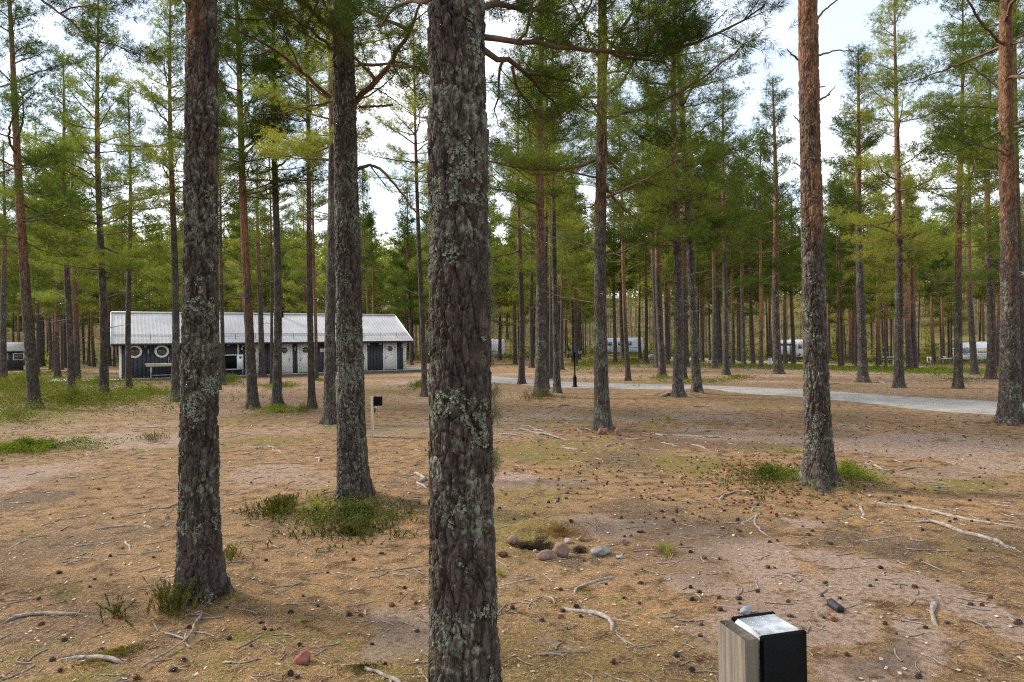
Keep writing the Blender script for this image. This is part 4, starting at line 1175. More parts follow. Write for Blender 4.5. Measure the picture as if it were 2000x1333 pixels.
# wall core, then each cladding board
mb = MB()
mb.box(0.0, HL, 0.035, DEP, Z0, ZE + 0.1)
sl = (ZR - 0.12 - ZE - 0.1) / (DEP / 2)
for xg in (0.0, HL):
    mb.add([(xg, 0.035, ZE + .1), (xg, DEP, ZE + .1), (xg, DEP / 2, ZR - 0.15)], tris=[(0, 1, 2)])
mb.build('wall', M['clad'], hut)
bw = 0.215
nb = int(HL / bw)
bb = MB(); bb.box(0, bw - 0.022, 0, 0.028, Z0 - 0.03, ZE + 0.02); bme = bb.mesh('cladding_board', M['clad'])
for i in range(nb):
    o = link('cladding_board', bme, hut); o.location = (0.07 + i * (HL - 0.14) / nb, 0.0, 0)
for xg, sgn in ((0.0, -1), (HL, 1)):
    cbm = MB(); cbm.box(xg - 0.02, xg + 0.10, -0.025, 0.10, Z0 - .03, ZE + .03) if sgn < 0 else cbm.box(xg - 0.10, xg + 0.02, -0.025, 0.10, Z0 - .03, ZE + .03)
    cbm.build('corner_board', M['white'], hut)
# roof: corrugated sheets on both slopes
def roof_mesh():
    m = MB(); per = 0.20; xs = np.arange(-0.42, HL + 0.42, per / 6)
    ph = (xs / per) % 1.0
    h = 0.012 * np.clip(1.6 - np.abs(ph - 0.5) * 6.0, 0, 1)
    k = len(xs)
    for side in (0, 1):
        ye, yr = (-OVE, DEP / 2) if side == 0 else (DEP + OVE, DEP / 2)
        ze = ZE - OVE * (ZR - ZE) / (DEP / 2) * 0.55 + 0.12
        lo = np.stack([xs, np.full(k, ye), ze + h], -1); hi_ = np.stack([xs, np.full(k, yr), ZR + h], -1)
        i = np.arange(k - 1)
        m.add(np.vstack([lo, hi_]), quads=np.stack([i, i + 1, k + i + 1, k + i], -1))
    return m, ze
rm, ze = roof_mesh()
roof = rm.build('roof', M['roof'], hut)
mb = MB()
mb.add([(-.40, -OVE + .02, ze - .02), (HL + .40, -OVE + .02, ze - .02), (HL + .40, DEP / 2, ZR - .02), (-.40, DEP / 2, ZR - .02), (HL + .4, DEP + OVE - .02, ze - .02), (-.4, DEP + OVE - .02, ze - .02),
        (-.40, -OVE + .02, ze - .12), (HL + .40, -OVE + .02, ze - .12), (HL + .40, DEP / 2, ZR - .14), (-.40, DEP / 2, ZR - .14), (HL + .4, DEP + OVE - .02, ze - .12), (-.4, DEP + OVE - .02, ze - .12)],
       quads=[(0, 1, 2, 3), (3, 2, 4, 5), (7, 6, 9, 8), (8, 9, 11, 10), (1, 0, 6, 7), (5, 4, 10, 11), (0, 3, 9, 6), (3, 5, 11, 9), (2, 1, 7, 8), (4, 2, 8, 10)])
mb.build('eaves_underside', M['clad'], roof)
slope = (ZR - ze) / (DEP / 2 + OVE)
for xg in (-0.44, HL + 0.42):
    b2 = MB()
    b2.add([(xg, -OVE - .02, ze - .15), (xg + .03, -OVE - .02, ze - .15), (xg + .03, DEP / 2, ZR - .15), (xg, DEP / 2, ZR - .15),
            (xg, -OVE - .02, ze + .07), (xg + .03, -OVE - .02, ze + .07), (xg + .03, DEP / 2, ZR + .07), (xg, DEP / 2, ZR + .07)],
           quads=[(0, 1, 2, 3), (4, 7, 6, 5), (0, 4, 5, 1), (1, 5, 6, 2), (2, 6, 7, 3), (3, 7, 4, 0)])
    b2.add([(xg, DEP + OVE + .02, ze - .15), (xg + .03, DEP + OVE + .02, ze - .15), (xg + .03, DEP / 2 + .001, ZR - .15), (xg, DEP / 2 + .001, ZR - .15),
            (xg, DEP + OVE + .02, ze + .07), (xg + .03, DEP + OVE + .02, ze + .07), (xg + .03, DEP / 2 + .001, ZR + .07), (xg, DEP / 2 + .001, ZR + .07)],
           quads=[(3, 2, 1, 0), (5, 6, 7, 4), (1, 5, 4, 0), (2, 6, 5, 1), (3, 7, 6, 2), (0, 4, 7, 3)])
    b2.build('barge_board', M['white'], roof)
b2 = MB(); b2.tube([(-.40, DEP / 2, ZR + .03), (HL + .40, DEP / 2, ZR + .03)], 0.075, 8); b2.build('ridge_cap', M['roof'], roof)
b2 = MB(); b2.box(-.42, HL + .40, -OVE - .10, -OVE - .012, ze - .10, ze - .015); b2.build('gutter', M['dark_metal'], roof)
def on_roof(x, d, lift):
    return (x, -OVE + d, ze + d * slope + lift)
g2 = MB()
for k in range(3):
    g2.tube([on_roof(-.3, .55 + .0 * k, .10 + .07 * k), on_roof(HL + .3, .55, .10 + .07 * k)], 0.012, 5)
g2.build('snow_guard', M['dark_metal'], roof)
for x in np.arange(0.4, HL, 1.15):
    c2 = MB(); c2.tube([on_roof(x, .40, .02), on_roof(x, .55, .27)], 0.016, 5); c2.build('guard_bracket', M['dark_metal'], roof)
x, z = wall_at(551, 606, 2.6)
v2 = MB(); v2.lathe([(.0, .75), (.17, .75), (.17, .55), (.11, .5), (.11, 0), (0, 0)][::-1], 12, centre=(x, 2.7, 3.75)); v2.build('roof_vent', M['black'], roof)
# doors
def hut_door(u0, u1, handle_left, label=None, window=True):
    x0, _ = wall_at(u0, 700); x1, _ = wall_at(u1, 700)
    zt = ZE - 0.04; zb = Z0 + 0.01
    d = empty('door'); d.parent = hut; d.location = (x0, 0, 0)
    if label: d['label'] = label
    w = x1 - x0; f = 0.085
    m = MB(); m.box(f, w - f, -0.030, 0.02, zb, zt - f); m.build('leaf', M['door'], d)
    m = MB(); m.box(0, f, -0.045, 0.02, zb, zt); m.box(w - f, w, -0.045, 0.02, zb, zt); m.box(f, w - f, -0.045, 0.02, zt - f, zt); m.build('frame', M['white'], d)
    if window:
        m = MB(); m.disc((w / 2, -0.032, 1.60), (1, 0, 0), (0, 0, 1), 0.19, 24, thick=0.012); m.build('round_pane', M['glass_dark'], d)
        m = MB(); m.disc((w / 2, -0.030, 1.60), (1, 0, 0), (0, 0, 1), 0.225, 24, 0, 0.192, 0.022); m.build('pane_ring', M['dark_metal'] if False else M['white'], d)
    hx = f + 0.09 if handle_left else w - f - 0.09
    m = MB(); m.tube([(hx, -0.03, 1.05), (hx, -0.09, 1.05), (hx + (.12 if handle_left else -.12), -0.09, 1.05)], 0.013, 6); m.box(hx - .02, hx + .02, -.045, -.031, .90, 1.12); m.build('handle', M['steel'], d)
    m = MB(); m.box(f, w - f, -0.06, -0.031, zb, zb + 0.03); m.build('threshold', M['dark_metal'], d)
    return d
hut_door(479, 508, False, 'white door mostly hidden by the leaning red-barked pine')
hut_door(540, 571, False, 'white door with round pane, right of the pale grey pine')
hut_door(581, 612, True, 'white door with round pane, second of the middle pair')
hut_door(688, 717, False, 'white door at the edge of the trunk on the mound')
dz = hut_door(748, 775, True, 'rightmost white door with pale blue printed sign')
m = MB()
for k in range(3):
    m.box(.50, .60, -0.036, -0.032, 1.17 + k * .08, 1.17 + k * .08 + .045)
m.build('printed_sign', M['sign_blue'], dz)
# round windows with white rings
for (u, v) in ((263, 687), (316, 686.5)):
    x, z = wall_at(u, v)
    w = empty('window'); w.parent = hut; w.location = (x, 0, z)
    m = MB(); m.disc((0, -0.004, 0), (1, 0, 0), (0, 0, 1), 0.265, 28, thick=0.012); m.build('pane', M['glass'], w)
    m = MB(); m.disc((0, -0.002, 0), (1, 0, 0), (0, 0, 1), 0.38, 28, 0, 0.262, 0.05); m.build('ring_frame', M['white'], w)
def plate(name, u0, u1, v0, v1, mat, th=0.03, label=None):
    xa, za = wall_at(u0, v1); xb, zb_ = wall_at(u1, v0)
    m = MB(); m.box(xa, xb, -th, 0.0, za, zb_); o = m.build(name, mat, hut)
    if label: o['label'] = label
for (u, v) in ((284, 676.5), (446, 674), (475, 676), (720, 672), (743, 671)):
    plate('wall_vent', u - 2.2, u + 2.2, v - 2.5, v + 2.5, M['deck'] if u > 460 else M['steel'])
plate('wall_plaque', 471, 474, 679.5, 684, M['white'])
for (u, v) in ((290, 687), (576, 681), (784.6, 675)):
    plate('wall_lamp', u - 1.2, u + 1.2, v - 4.5, v + 5, M['steel'], 0.07)
plate('notice_board', 625, 634, 681, 688, M['white'], 0.03, 'white notice board with faint lines of print')
xa, za = wall_at(627, 686.8); xb, zb_ = wall_at(632.5, 682.2)
m = MB()
for k in range(4): m.box(xa, xb, -0.034, -0.030, za + (zb_ - za) * (k + .2) / 4, za + (zb_ - za) * (k + .5) / 4)
m.build('notice_print', M['steel'], hut)
xp, _ = wall_at(465, 680)
m = MB(); m.box(xp - .05, xp + .05, -.06, 0.0, 1.35, ZE); m.build('cable_duct', M['white'], hut)
m = MB(); m.tube([(HL + .05, -.06, Z0), (HL + .05, -.06, ZE - .1)], 0.035, 8); m.build('downpipe', M['white'], hut)

# deck boards in front and around the ends
deck = empty('wooden_deck', hut.location, hut.rotation_euler[2])
tag(deck, 'pale grey plank deck running along the front of the hut and past both ends', 'deck')
DX0, DX1, DY0 = -3.6, HL + 2.1, -1.05
npk = 8
for i in range(npk):
    y0 = DY0 + i * (1.05 / npk)
    m = MB(); m.box(-3.6, DX1, y0 + .004, y0 + 1.05 / npk - .006, Z0 - 0.042, Z0 - 0.006); m.build('plank', M['deck'], deck)
for i in range(26):
    y0 = 0.0 + i * .132
    m = MB(); m.box(HL + .06, DX1, y0 + .004, y0 + .126, Z0 - 0.042, Z0 - 0.006); m.build('plank', M['deck'], deck)
for i in range(22):
    y0 = 0.0 + i * .132
    m = MB(); m.box(-3.6, -.06, y0 + .004, y0 + .126, Z0 - 0.042, Z0 - 0.006); m.build('plank', M['deck'], deck)
m = MB(); m.box(DX0, DX1, DY0 - .035, DY0, -0.25, Z0 - .004); m.build('fascia', M['deck_dark'], deck)
m = MB(); m.box(DX1, DX1 + .035, DY0 - .035, 3.4, -0.25, Z0 - .004); m.build('fascia', M['deck_dark'], deck)
m = MB(); m.box(DX0 - .035, DX0, DY0 - .035, 2.9, -0.25, Z0 - .004); m.build('fascia', M['deck_dark'], deck)

# washing table with two taps
def hut_thing(name, label, cat, x, y=0.0):
    o = empty(name, (HUT_L[0] + EX[0] * x + EY[0] * y, HUT_L[1] + EX[1] * x + EY[1] * y, Z0 - .005), hut.rotation_euler[2])
    return tag(o, label, cat)
xa, _ = wall_at(283, 720, -.75); xb, _ = wall_at(392, 716, -.75)
W = xb - xa
wt = hut_thing('washing_table', 'long washing table with wooden apron and two taps by the hut', 'table', xa, -.75)
m = MB(); m.bevel_box(0, W, -.30, .30, .80, .835, .008); m.build('worktop', M['white'], wt)
m = MB(); m.box(.04, W - .04, -.27, -.245, .66, .795); m.build('apron', M['wood'], wt)
for x in (.3, W * .5, W - .3):
    m = MB(); m.box(x - .035, x + .035, -.22, -.16, 0, .79); m.box(x - .035, x + .035, .16, .22, 0, .79); m.box(x - .03, x + .03, -.16, .16, .08, .12); m.build('trestle_leg', M['steel'], wt)
m = MB(); m.tube([(.3, -.19, .17), (W - .3, -.19, .17)], .02, 6); m.build('foot_rail', M['steel'], wt)
for x in (W * .42, W * .75):
    m = MB(); m.tube([(x, .12, .836), (x, .12, 1.10), (x, .06, 1.16), (x, -.04, 1.15), (x, -.06, 1.09)], .016, 7); m.build('tap', M['steel'], wt)
# black counter with white cabinet
xa, _ = wall_at(437, 700, -.3); xb, _ = wall_at(474, 700, -.3)
W = xb - xa
cc = hut_thing('service_counter', 'white framed black wall cabinet on a steel stand by the hut doors', 'cabinet', xa, -.35)
m = MB(); m.box(0, W, 0, .30, .40, 1.20); m.build('carcass', M['black'], cc)
m = MB(); m.box(W * .68, W + .02, -.03, -.001, .40, 1.22); m.build('side_panel', M['white'], cc)
m = MB(); m.box(-.02, W + .02, -.03, .31, 1.201, 1.25); m.build('top_rim', M['white'], cc)
m = MB(); m.box(W * .80, W * .93, -.04, -.031, 1.02, 1.14); m.build('coin_meter', M['dark_metal'], cc)
m = MB(); m.box(-.03, W + .03, -.05, .30, .33, .395); m.build('shelf', M['steel'], cc)
for x in (0, W - .03):
    m = MB(); m.box(x, x + .03, -.04, -.01, 0, .33); m.build('stand_leg', M['steel'], cc)

# ------------------------------------------------------------------ power-outlet posts
def outlet_post(loc, rz, label):
    o = empty('outlet_post', loc, rz); tag(o, label, 'outlet post', 'timber outlet posts of the pitches')
    H = 0.755 - (0 if loc[2] is None else 0)
    m = MB(); m.bevel_box(-.050, -.004, -.072, .072, -.15, H, .002); m.build('post', M['old_wood'] if rz > .2 else M['wood'], o)
    b = empty('box'); b.parent = o
    m = MB(); m.bevel_box(.004, .152, -.066, .070, H - .165, H + .004, .010); m.build('aluminium_shell', M['alu'], b)
    for (ya, yb) in ((-.080, -.064), (.068, .082)):
        m = MB(); m.bevel_box(.000, .157, ya, yb, H - .170, H + .006, .006); m.build('end_cap', M['black'], b)
    m = MB(); m.box(.0, .06, -.03, -.026, H - .215, H - .172); m.build('paper_tag', M['white'], o)
    m = MB(); m.tube([(.02, -.01, H - .17), (.02, -.01, H - .26), (.005, -.01, H - .30)], .012, 6); m.build('cable', M['black'], o)
    return o
pn = np.array([0.690, 2.065]); outlet_post((pn[0], pn[1], float(terrain(*pn))), R(15), 'nearest timber post with black-capped aluminium outlet box, lower right corner')
pf = on_ground(731, 854); outlet_post(tuple(pf), R(8), 'pale timber post with black outlet box right of the lingonberry mound')

def bollard(u, v, h, w, mat, cap, label, stone=False):
    p = on_ground(u, v)
    o = empty('power_bollard', tuple(p)); tag(o, label, 'bollard')
    m = MB(); m.bevel_box(-w / 2, w / 2, -w / 2, w / 2, -.1, h, .015); m.build('body', mat, o)
    m = MB(); m.add(np.array([(-w * .6, -w * .6, h), (w * .6, -w * .6, h), (w * .6, w * .6, h), (-w * .6, w * .6, h), (-w * .5, -w * .5, h + .05), (w * .5, -w * .5, h + .05), (w * .5, w * .5, h + .09), (-w * .5, w * .5, h + .09)]),
                 quads=[(0, 3, 2, 1), (4, 5, 6, 7), (0, 1, 5, 4), (1, 2, 6, 5), (2, 3, 7, 6), (3, 0, 4, 7)]); m.build('cap', cap, o)
    return o
bollard(1504, 718, 0.75, 0.24, M['steel'], M['dark_metal'], 'grey metal power bollard left of the straight brown pine')
bollard(1746, 721, 0.72, 0.16, M['deck'], M['deck'], 'pale wooden bollard left of the tall sunlit pine')
bollard(1425, 720, 0.70, 0.12, M['deck_dark'], M['black'], 'dark post with black box beside the grey pine on the green bank')

# ------------------------------------------------------------------ lamp post with two lanterns
p = on_ground(1123, 757)
lp = empty('lamp_post', tuple(p)); tag(lp, 'black garden lamp post with two lanterns at the roadside', 'lamp post')
m = MB(); m.lathe([(0, 0), (.10, 0), (.10, .05), (.075, .08), (.075, .38), (.05, .42), (.05, .46), (0.03, .48), (.027, 1.28), (.05, 1.30), (.05, 1.34), (.02, 1.36), (0, 1.36)], 14); m.build('pole', M['black'], lp)
m = MB(); m.bevel_box(-.14, .14, -.14, .14, -.08, .02, .01); m.build('foot', M['steel'], lp)
m = MB(); m.tube([(-.22, 0, 1.22), (-.12, 0, 1.18), (0, 0, 1.20), (.12, 0, 1.18), (.22, 0, 1.22)], .016, 7); m.build('cross_arm', M['black'], lp)
for sx in (-1, 1):
    L = empty('lantern'); L.parent = lp; L.location = (.22 * sx, 0, 1.22)
    m = MB(); m.lathe([(0, 0), (.03, 0), (.045, .03), (.02, .05), (.05, .06)], 6); m.build('socket', M['black'], L)
    m = MB(); m.lathe([(.048, .062), (.085, .20)], 6); m.build('glass', M['van_glass'], L)
    m = MB(); m.lathe([(.105, .20), (.10, .215), (.05, .27), (.018, .30), (.018, .33), (0, .34)], 6); m.build('hood', M['black'], L)

# ------------------------------------------------------------------ caravans and the motorhome
def round_profile(pts, rad, n=4):
    """closed polygon with rounded corners"""
    out = []
    k = len(pts)
    for i in range(k):
        p0, p1, p2 = np.array(pts[i - 1]), np.array(pts[i]), np.array(pts[(i + 1) % k])
        r = rad[i]
        a, b = unit(p0 - p1), unit(p2 - p1)
        for t in np.linspace(0, 1, n):
            out.append((1 - t) ** 2 * (p1 + a * r) + 2 * t * (1 - t) * p1 + t ** 2 * (p1 + b * r))
    return np.array(out)
def extrude(prof, y0, y1, bev=0.06):
    m = MB(); k = len(prof); c = prof.mean(0)
    def ring(y, s): return np.stack([c[0] + (prof[:, 0] - c[0]) * s, np.full(k, y), c[1] + (prof[:, 1] - c[1]) * s], -1)
    rings = [ring(y0, .965), ring(y0 + bev, 1), ring(y1 - bev, 1), ring(y1, .965)]
    V = np.vstack(rings + [[[c[0], y0, c[1]]], [[c[0], y1, c[1]]]])
    j = np.arange(k); jn = (j + 1) % k
    Q = np.vstack([np.stack([i * k + j, i * k + jn, (i + 1) * k + jn, (i + 1) * k + j], -1) for i in range(3)])
    T = np.vstack([np.stack([jn, j, np.full(k, 4 * k)], -1), np.stack([3 * k + j, 3 * k + jn, np.full(k, 4 * k + 1)], -1)])
    m.add(V, tris=T, quads=Q)
    return m
def wheel(parent, x, y, r=.32):
    w = empty('wheel'); w.parent = parent; w.location = (x, y, r)
    m = MB(); m.disc((0, .09, 0), (1, 0, 0), (0, 0, 1), r, 20, 0, r * .58, .18); m.build('tyre', M['tyre'], w)
    m = MB(); m.disc((0, .075, 0), (1, 0, 0), (0, 0, 1), r * .58, 14, 0, 0, .14); m.build('rim', M['steel'], w)
def span(p0, u1, vb, yaw):
    """length along yaw from p0 until photo column u1 is reached"""
    d = ray(u1, vb); k = d[0] / d[1]
    return float((k * p0[1] - p0[0]) / (math.cos(yaw) - k * math.sin(yaw)))
def caravan(u0, u1, vb, depth, yaw, body, label, windows, stripes, H=2.55, Wd=2.1, name='caravan', cat='caravan', nose=0.35, door=None, draw=True):
    p0 = at(u0, vb, depth); L = span(p0, u1, vb, yaw)
    x, y = p0[0], p0[1]
    o = empty(name, (x, y, float(terrain(x + L / 2, y))), yaw); tag(o, label, cat)
    prof = round_profile([(0, .42), (L, .42), (L, H), (0.12, H), (-.02, H * .55)], [.12, .10, .30, .35, .2])
    extrude(prof, 0, Wd).build('body', body, o, False)
    for (a, b, z0, z1) in windows:
        w = empty('window'); w.parent = o
        m = MB(); m.bevel_box(a * L, b * L, -.030, .02, z0, z1, .02); m.build('frame', M['dark_metal'], w)
        m = MB(); m.box(a * L + .05, b * L - .05, -.038, -.029, z0 + .05, z1 - .05); m.build('pane', M['van_glass'], w)
    for (z0, z1, mt) in stripes:
        m = MB(); m.box(.10, L - .12, -.012, .01, z0, z1); m.build('stripe', mt, o)
    if door:
        m = MB(); m.bevel_box(door[0] * L, door[1] * L, -.022, .02, .5, 2.15, .02); m.build('door', body, o)
    for yy in (.14, Wd - .14): wheel(o, L * .55, yy)
    m = MB(); m.box(.3, L - .2, .15, Wd - .15, .28, .43); m.build('chassis', M['black'], o)
    if draw:
        m = MB(); m.tube([(.3, .5, .38), (-.95, Wd / 2, .42)], .04, 6); m.tube([(.3, Wd - .5, .38), (-.95, Wd / 2, .42)], .04, 6); m.tube([(-.9, Wd / 2, .42), (-.9, Wd / 2, 0)], .03, 6); m.build('drawbar', M['steel'], o)
    m = MB(); m.bevel_box(L * .45, L * .55, Wd * .35, Wd * .6, H, H + .09, .02); m.build('roof_hatch', body, o)
    return o, L
caravan(1172, 1256, 691, 100, R(-9), M['caravan_pale'], 'pale blue-white caravan with blue stripe beyond the boulder', [(.18, .28, 1.45, 2.0), (.42, .52, 1.45, 2.0), (.62, .74, 1.45, 2.0)], [(1.10, 1.20, M['stripe_blue']), (.50, .56, M['stripe_blue'])])
cv2, L2 = caravan(1520, 1571, 704, 84, R(-23), M['caravan_white'], 'white caravan with dark awning half hidden by the bare orange pine', [(.78, .94, 1.5, 2.0)], [], H=2.6)
# awning tent on its front
aw = empty('awning', tuple(cv2.location), cv2.rotation_euler[2]); tag(aw, 'dark grey awning with clear panes joined to the white caravan', 'awning')
prof = round_profile([(-.3, .0), (L2 * .68, .0), (L2 * .68, 2.25), (-.1, 2.15)], [.05, .05, .15, .15])
extrude(prof, -2.3, -.07).build('tent_body', M['dark_metal'], aw)
m = MB(); m.bevel_box(-.25, L2 * .70, -2.36, -.06, 2.02, 2.42, .12); m.build('roof_sheet', M['caravan_white'], aw)
for (a, b) in ((.02, .20), (.30, .46), (.50, .64)):
    m = MB(); m.box(a * L2, b * L2, -2.335, -2.301, .85, 1.9); m.build('pane', M['caravan_pale'], aw)
# motorhome on the right with a small canopy
mh, Lm = caravan(1874, 1962, 713, 84, R(-34), M['caravan_white'], 'white motorhome with tan panel and bicycle-rack door among the right-hand pines', [(.62, .70, 1.3, 1.9)], [(1.25, 1.62, M['stripe_tan']), (1.02, 1.06, M['steel']), (1.70, 1.78, M['steel'])], H=2.5, Wd=2.2, name='motorhome', cat='motorhome', draw=False, door=(.80, .90))
m = MB(); m.bevel_box(.06 * Lm, .20 * Lm, -.045, -.031, 1.2, 1.95, .03); m.build('windscreen', M['van_glass'], mh)
m = MB(); m.bevel_box(.30 * Lm, .95 * Lm, .1, 2.1, 2.495, 2.58, .03); m.build('roof_box', M['caravan_white'], mh)
def px_box(name, u0, u1, v0, v1, depth, thick, mat, parent=None):
    a = at(u0, v1, depth); b = at(u1, v0, depth)
    m = MB(); m.bevel_box(0, b[0] - a[0], 0, thick, 0, b[2] - a[2], min(.03, (b[2] - a[2]) * .2))
    o = m.build(name, mat, parent); o.location = tuple(a)
    return o
# canopy and table before the motorhome
cn = empty('camp_canopy'); tag(cn, 'small white canopy on thin poles left of the white motorhome', 'canopy')
c0 = on_ground(1861, 716)
cn.location = tuple(c0); cn.rotation_euler = (0, 0, R(-34))
m = MB(); m.add([(0, 0, 1.95), (2.3, 0, 2.15), (2.3, 2, 2.15), (0, 2, 1.95), (0, 0, 1.90), (2.3, 0, 2.10), (2.3, 2, 2.10), (0, 2, 1.90)], quads=[(0, 1, 2, 3), (7, 6, 5, 4), (0, 4, 5, 1), (1, 5, 6, 2), (2, 6, 7, 3), (3, 7, 4, 0)]); m.build('sheet', M['caravan_white'], cn)
for (x, y) in ((.05, .05), (2.2, .05), (.05, 1.9), (2.2, 1.9)):
    m = MB(); m.tube([(x, y, -.1), (x, y, 1.95)], .02, 6); m.build('pole', M['steel'], cn)
ct = empty('camp_table', tuple(on_ground(1849, 712))); tag(ct, 'small white camping table with brown things on it by the canopy', 'table')
m = MB(); m.bevel_box(-.5, .5, -.3, .3, .68, .72, .01); m.build('table_top', M['white'], ct)
for sx in (-.42, .42):
    m = MB(); m.tube([(sx, -.25, 0), (sx, .25, .68)], .02, 6); m.tube([(sx, .25, 0), (sx, -.25, .68)], .02, 6); m.build('crossed_legs', M['steel'], ct)
pot = MB(); pot.lathe([(0, 0), (.13, 0), (.17, .24), (.14, .24), (.12, .03), (0, .03)], 12); po = pot.build('plant_pot', M['stripe_tan']); po.location = (ct.location[0] - .25, ct.location[1], ct.location[2] + .72); tag(po, 'brown pot standing on the small camping table', 'pot')
wc = on_ground(1817, 710)
cab = empty('white_cabinet', tuple(wc)); tag(cab, 'white camping fridge cabinet standing among pines left of the canopy', 'cabinet')
m = MB(); m.bevel_box(-.28, .28, -.25, .25, 0, .82, .02); m.build('body', M['white'], cab)
m = MB(); m.bevel_box(-.265, .265, -.275, -.251, .05, .79, .008); m.build('door', M['caravan_white'], cab)
m = MB(); m.box(.18, .21, -.30, -.276, .45, .70); m.build('handle', M['steel'], cab)
# caravan at the far bend, seen right of the nearest trunk
caravan(940, 986, 686, 92, R(2), M['caravan_white'], 'white caravan sliver just right of the nearest trunk', [(.78, .86, 1.5, 2.1)], [(.95, 1.02, M['steel'])], H=2.6)
# picnic tables in the right-hand clearing
def picnic(u, v, w, label):
    p = on_ground(u, v); o = empty('picnic_table', tuple(p), R(8)); tag(o, label, 'picnic table')
    for k in range(3):
        m = MB(); m.box(-w / 2, w / 2, -.36 + k * .25, -.13 + k * .25, .70, .745); m.build('top_plank', M['white'], o)
    for s in (-1, 1):
        m = MB(); m.box(-w / 2, w / 2, s * .72 - .13, s * .72 + .13, .42, .46); m.build('bench_seat', M['deck'], o)
        m = MB(); x = s * w * .36
        m.tube([(x, -.70, -.05), (x, -.22, .70)], .04, 4); m.tube([(x, .70, -.05), (x, .22, .70)], .04, 4); m.box(x - .03, x + .03, -.72, .72, .36, .418); m.build('leg_frame', M['deck_dark'], o)
picnic(1700, 706, 2.0, 'white-topped picnic table right of the splayed-root pine')
picnic(1733, 709, 1.8, 'low pale picnic table left of the wooden bollard')

# ------------------------------------------------------------------ dark cottage at the far left
pc = at(-60, 716, 66)
cot = empty('dark_cottage', (pc[0], pc[1], float(terrain(pc[0], pc[1]))), R(38)); tag(cot, 'dark blue cottage with pale roof at the left edge behind pines', 'cottage')
CLn = span(pc, 46, 716, R(38))
m = MB(); m.box(0, CLn, 0, 4.5, 0, 2.0); m.build('wall', M['clad'], cot)
rf = MB()
rf.add([(-.3, -.5, 1.92), (CLn + .35, -.5, 1.92), (CLn + .35, 2.25, 2.75), (-.3, 2.25, 2.75), (CLn + .35, 5, 1.92), (-.3, 5, 1.92), (-.3, -.5, 2.02), (CLn + .35, -.5, 2.02), (CLn + .35, 2.25, 2.87), (-.3, 2.25, 2.87), (CLn + .35, 5, 2.02), (-.3, 5, 2.02)],
       quads=[(3, 2, 1, 0), (5, 4, 2, 3), (6, 7, 8, 9), (9, 8, 10, 11), (0, 1, 7, 6), (4, 5, 11, 10), (1, 2, 8, 7), (2, 4, 10, 8), (3, 0, 6, 9), (5, 3, 9, 11)])
rf.build('roof', M['roof'], cot)
for a in (.12, .50, .80):
    w = empty('window'); w.parent = cot
    m = MB(); m.box(a * CLn, a * CLn + .9, -.04, 0.01, 1.05, 1.75); m.build('frame', M['white'], w)
    m = MB(); m.box(a * CLn + .08, a * CLn + .82, -.05, -.039, 1.13, 1.67); m.build('pane', M['glass_dark'], w)
m = MB(); m.box(.34 * CLn, .34 * CLn + .85, -.03, .01, .05, 1.85); m.build('door', M['deck_dark'], cot)
bn = empty('recycling_bin', tuple(on_ground(44, 716))); tag(bn, 'green plastic bin in front of the dark cottage', 'bin')
m = MB(); m.add([(-.24, -.26, .1), (.24, -.26, .1), (.24, .26, .1), (-.24, .26, .1), (-.29, -.33, .98), (.29, -.33, .98), (.29, .33, .98), (-.29, .33, .98)], quads=[(3, 2, 1, 0), (4, 5, 6, 7), (0, 1, 5, 4), (1, 2, 6, 5), (2, 3, 7, 6), (3, 0, 4, 7)]); m.build('body', M['green_plastic'], bn)
m = MB(); m.bevel_box(-.31, .31, -.37, .34, .985, 1.06, .02); m.build('lid', M['green_plastic'], bn)
for s in (-1, 1):
    m = MB(); m.disc((s * .22, .33, .10), (0, 1, 0), (0, 0, 1), .10, 12, thick=.05); m.build('wheel', M['tyre'], bn)
import bmesh
# ------------------------------------------------------------------ stones
def stone_mat(name, c, c2, lich=0.0):
    m, n, l, b = nodes_of(name)
    tc = n.new('ShaderNodeTexCoord')
    t = noise_node(n, l, 16, 8, 0.7, tc.outputs['Object']); t2 = noise_node(n, l, 7, 5, 0.65, tc.outputs['Object'])
    col = ramp_node(n, l, t.outputs['Fac'], [(0.3, c), (0.7, c2)]).outputs[0]
    if lich:
        f = ramp_node(n, l, t2.outputs['Fac'], [(0.62 - lich * .2, (0, 0, 0)), (0.70 - lich * .2, (.8, .8, .8))]).outputs[0]
        col = mix_node(n, l, f, col, (0.27, 0.31, 0.25))
    l.new(col, b.inputs['Base Color']); b.inputs['Roughness'].default_value = 0.85; b.inputs['Specular IOR Level'].default_value = 0.25
    bump_node(n, l, t.outputs['Fac'], 0.6, 0.006, b)
    return m
ST = dict(pink=stone_mat('pink_granite', (0.13, 0.072, 0.06), (0.26, 0.155, 0.13), .15), grey=stone_mat('grey_stone', (0.11, 0.10, 0.10), (0.22, 0.205, 0.20), .45),
          red=stone_mat('red_sandstone', (0.20, 0.062, 0.045), (0.31, 0.12, 0.09)), maroon=stone_mat('maroon_stone', (0.07, 0.026, 0.02), (0.14, 0.055, 0.04)),
          blue=stone_mat('blue_grey_pebble', (0.17, 0.185, 0.215), (0.28, 0.30, 0.34)), pale=stone_mat('pale_stone', (0.22, 0.17, 0.15), (0.38, 0.31, 0.28)), rust=stone_mat('rust_brown_stone', (0.17, 0.085, 0.06), (0.30, 0.16, 0.115), .2))
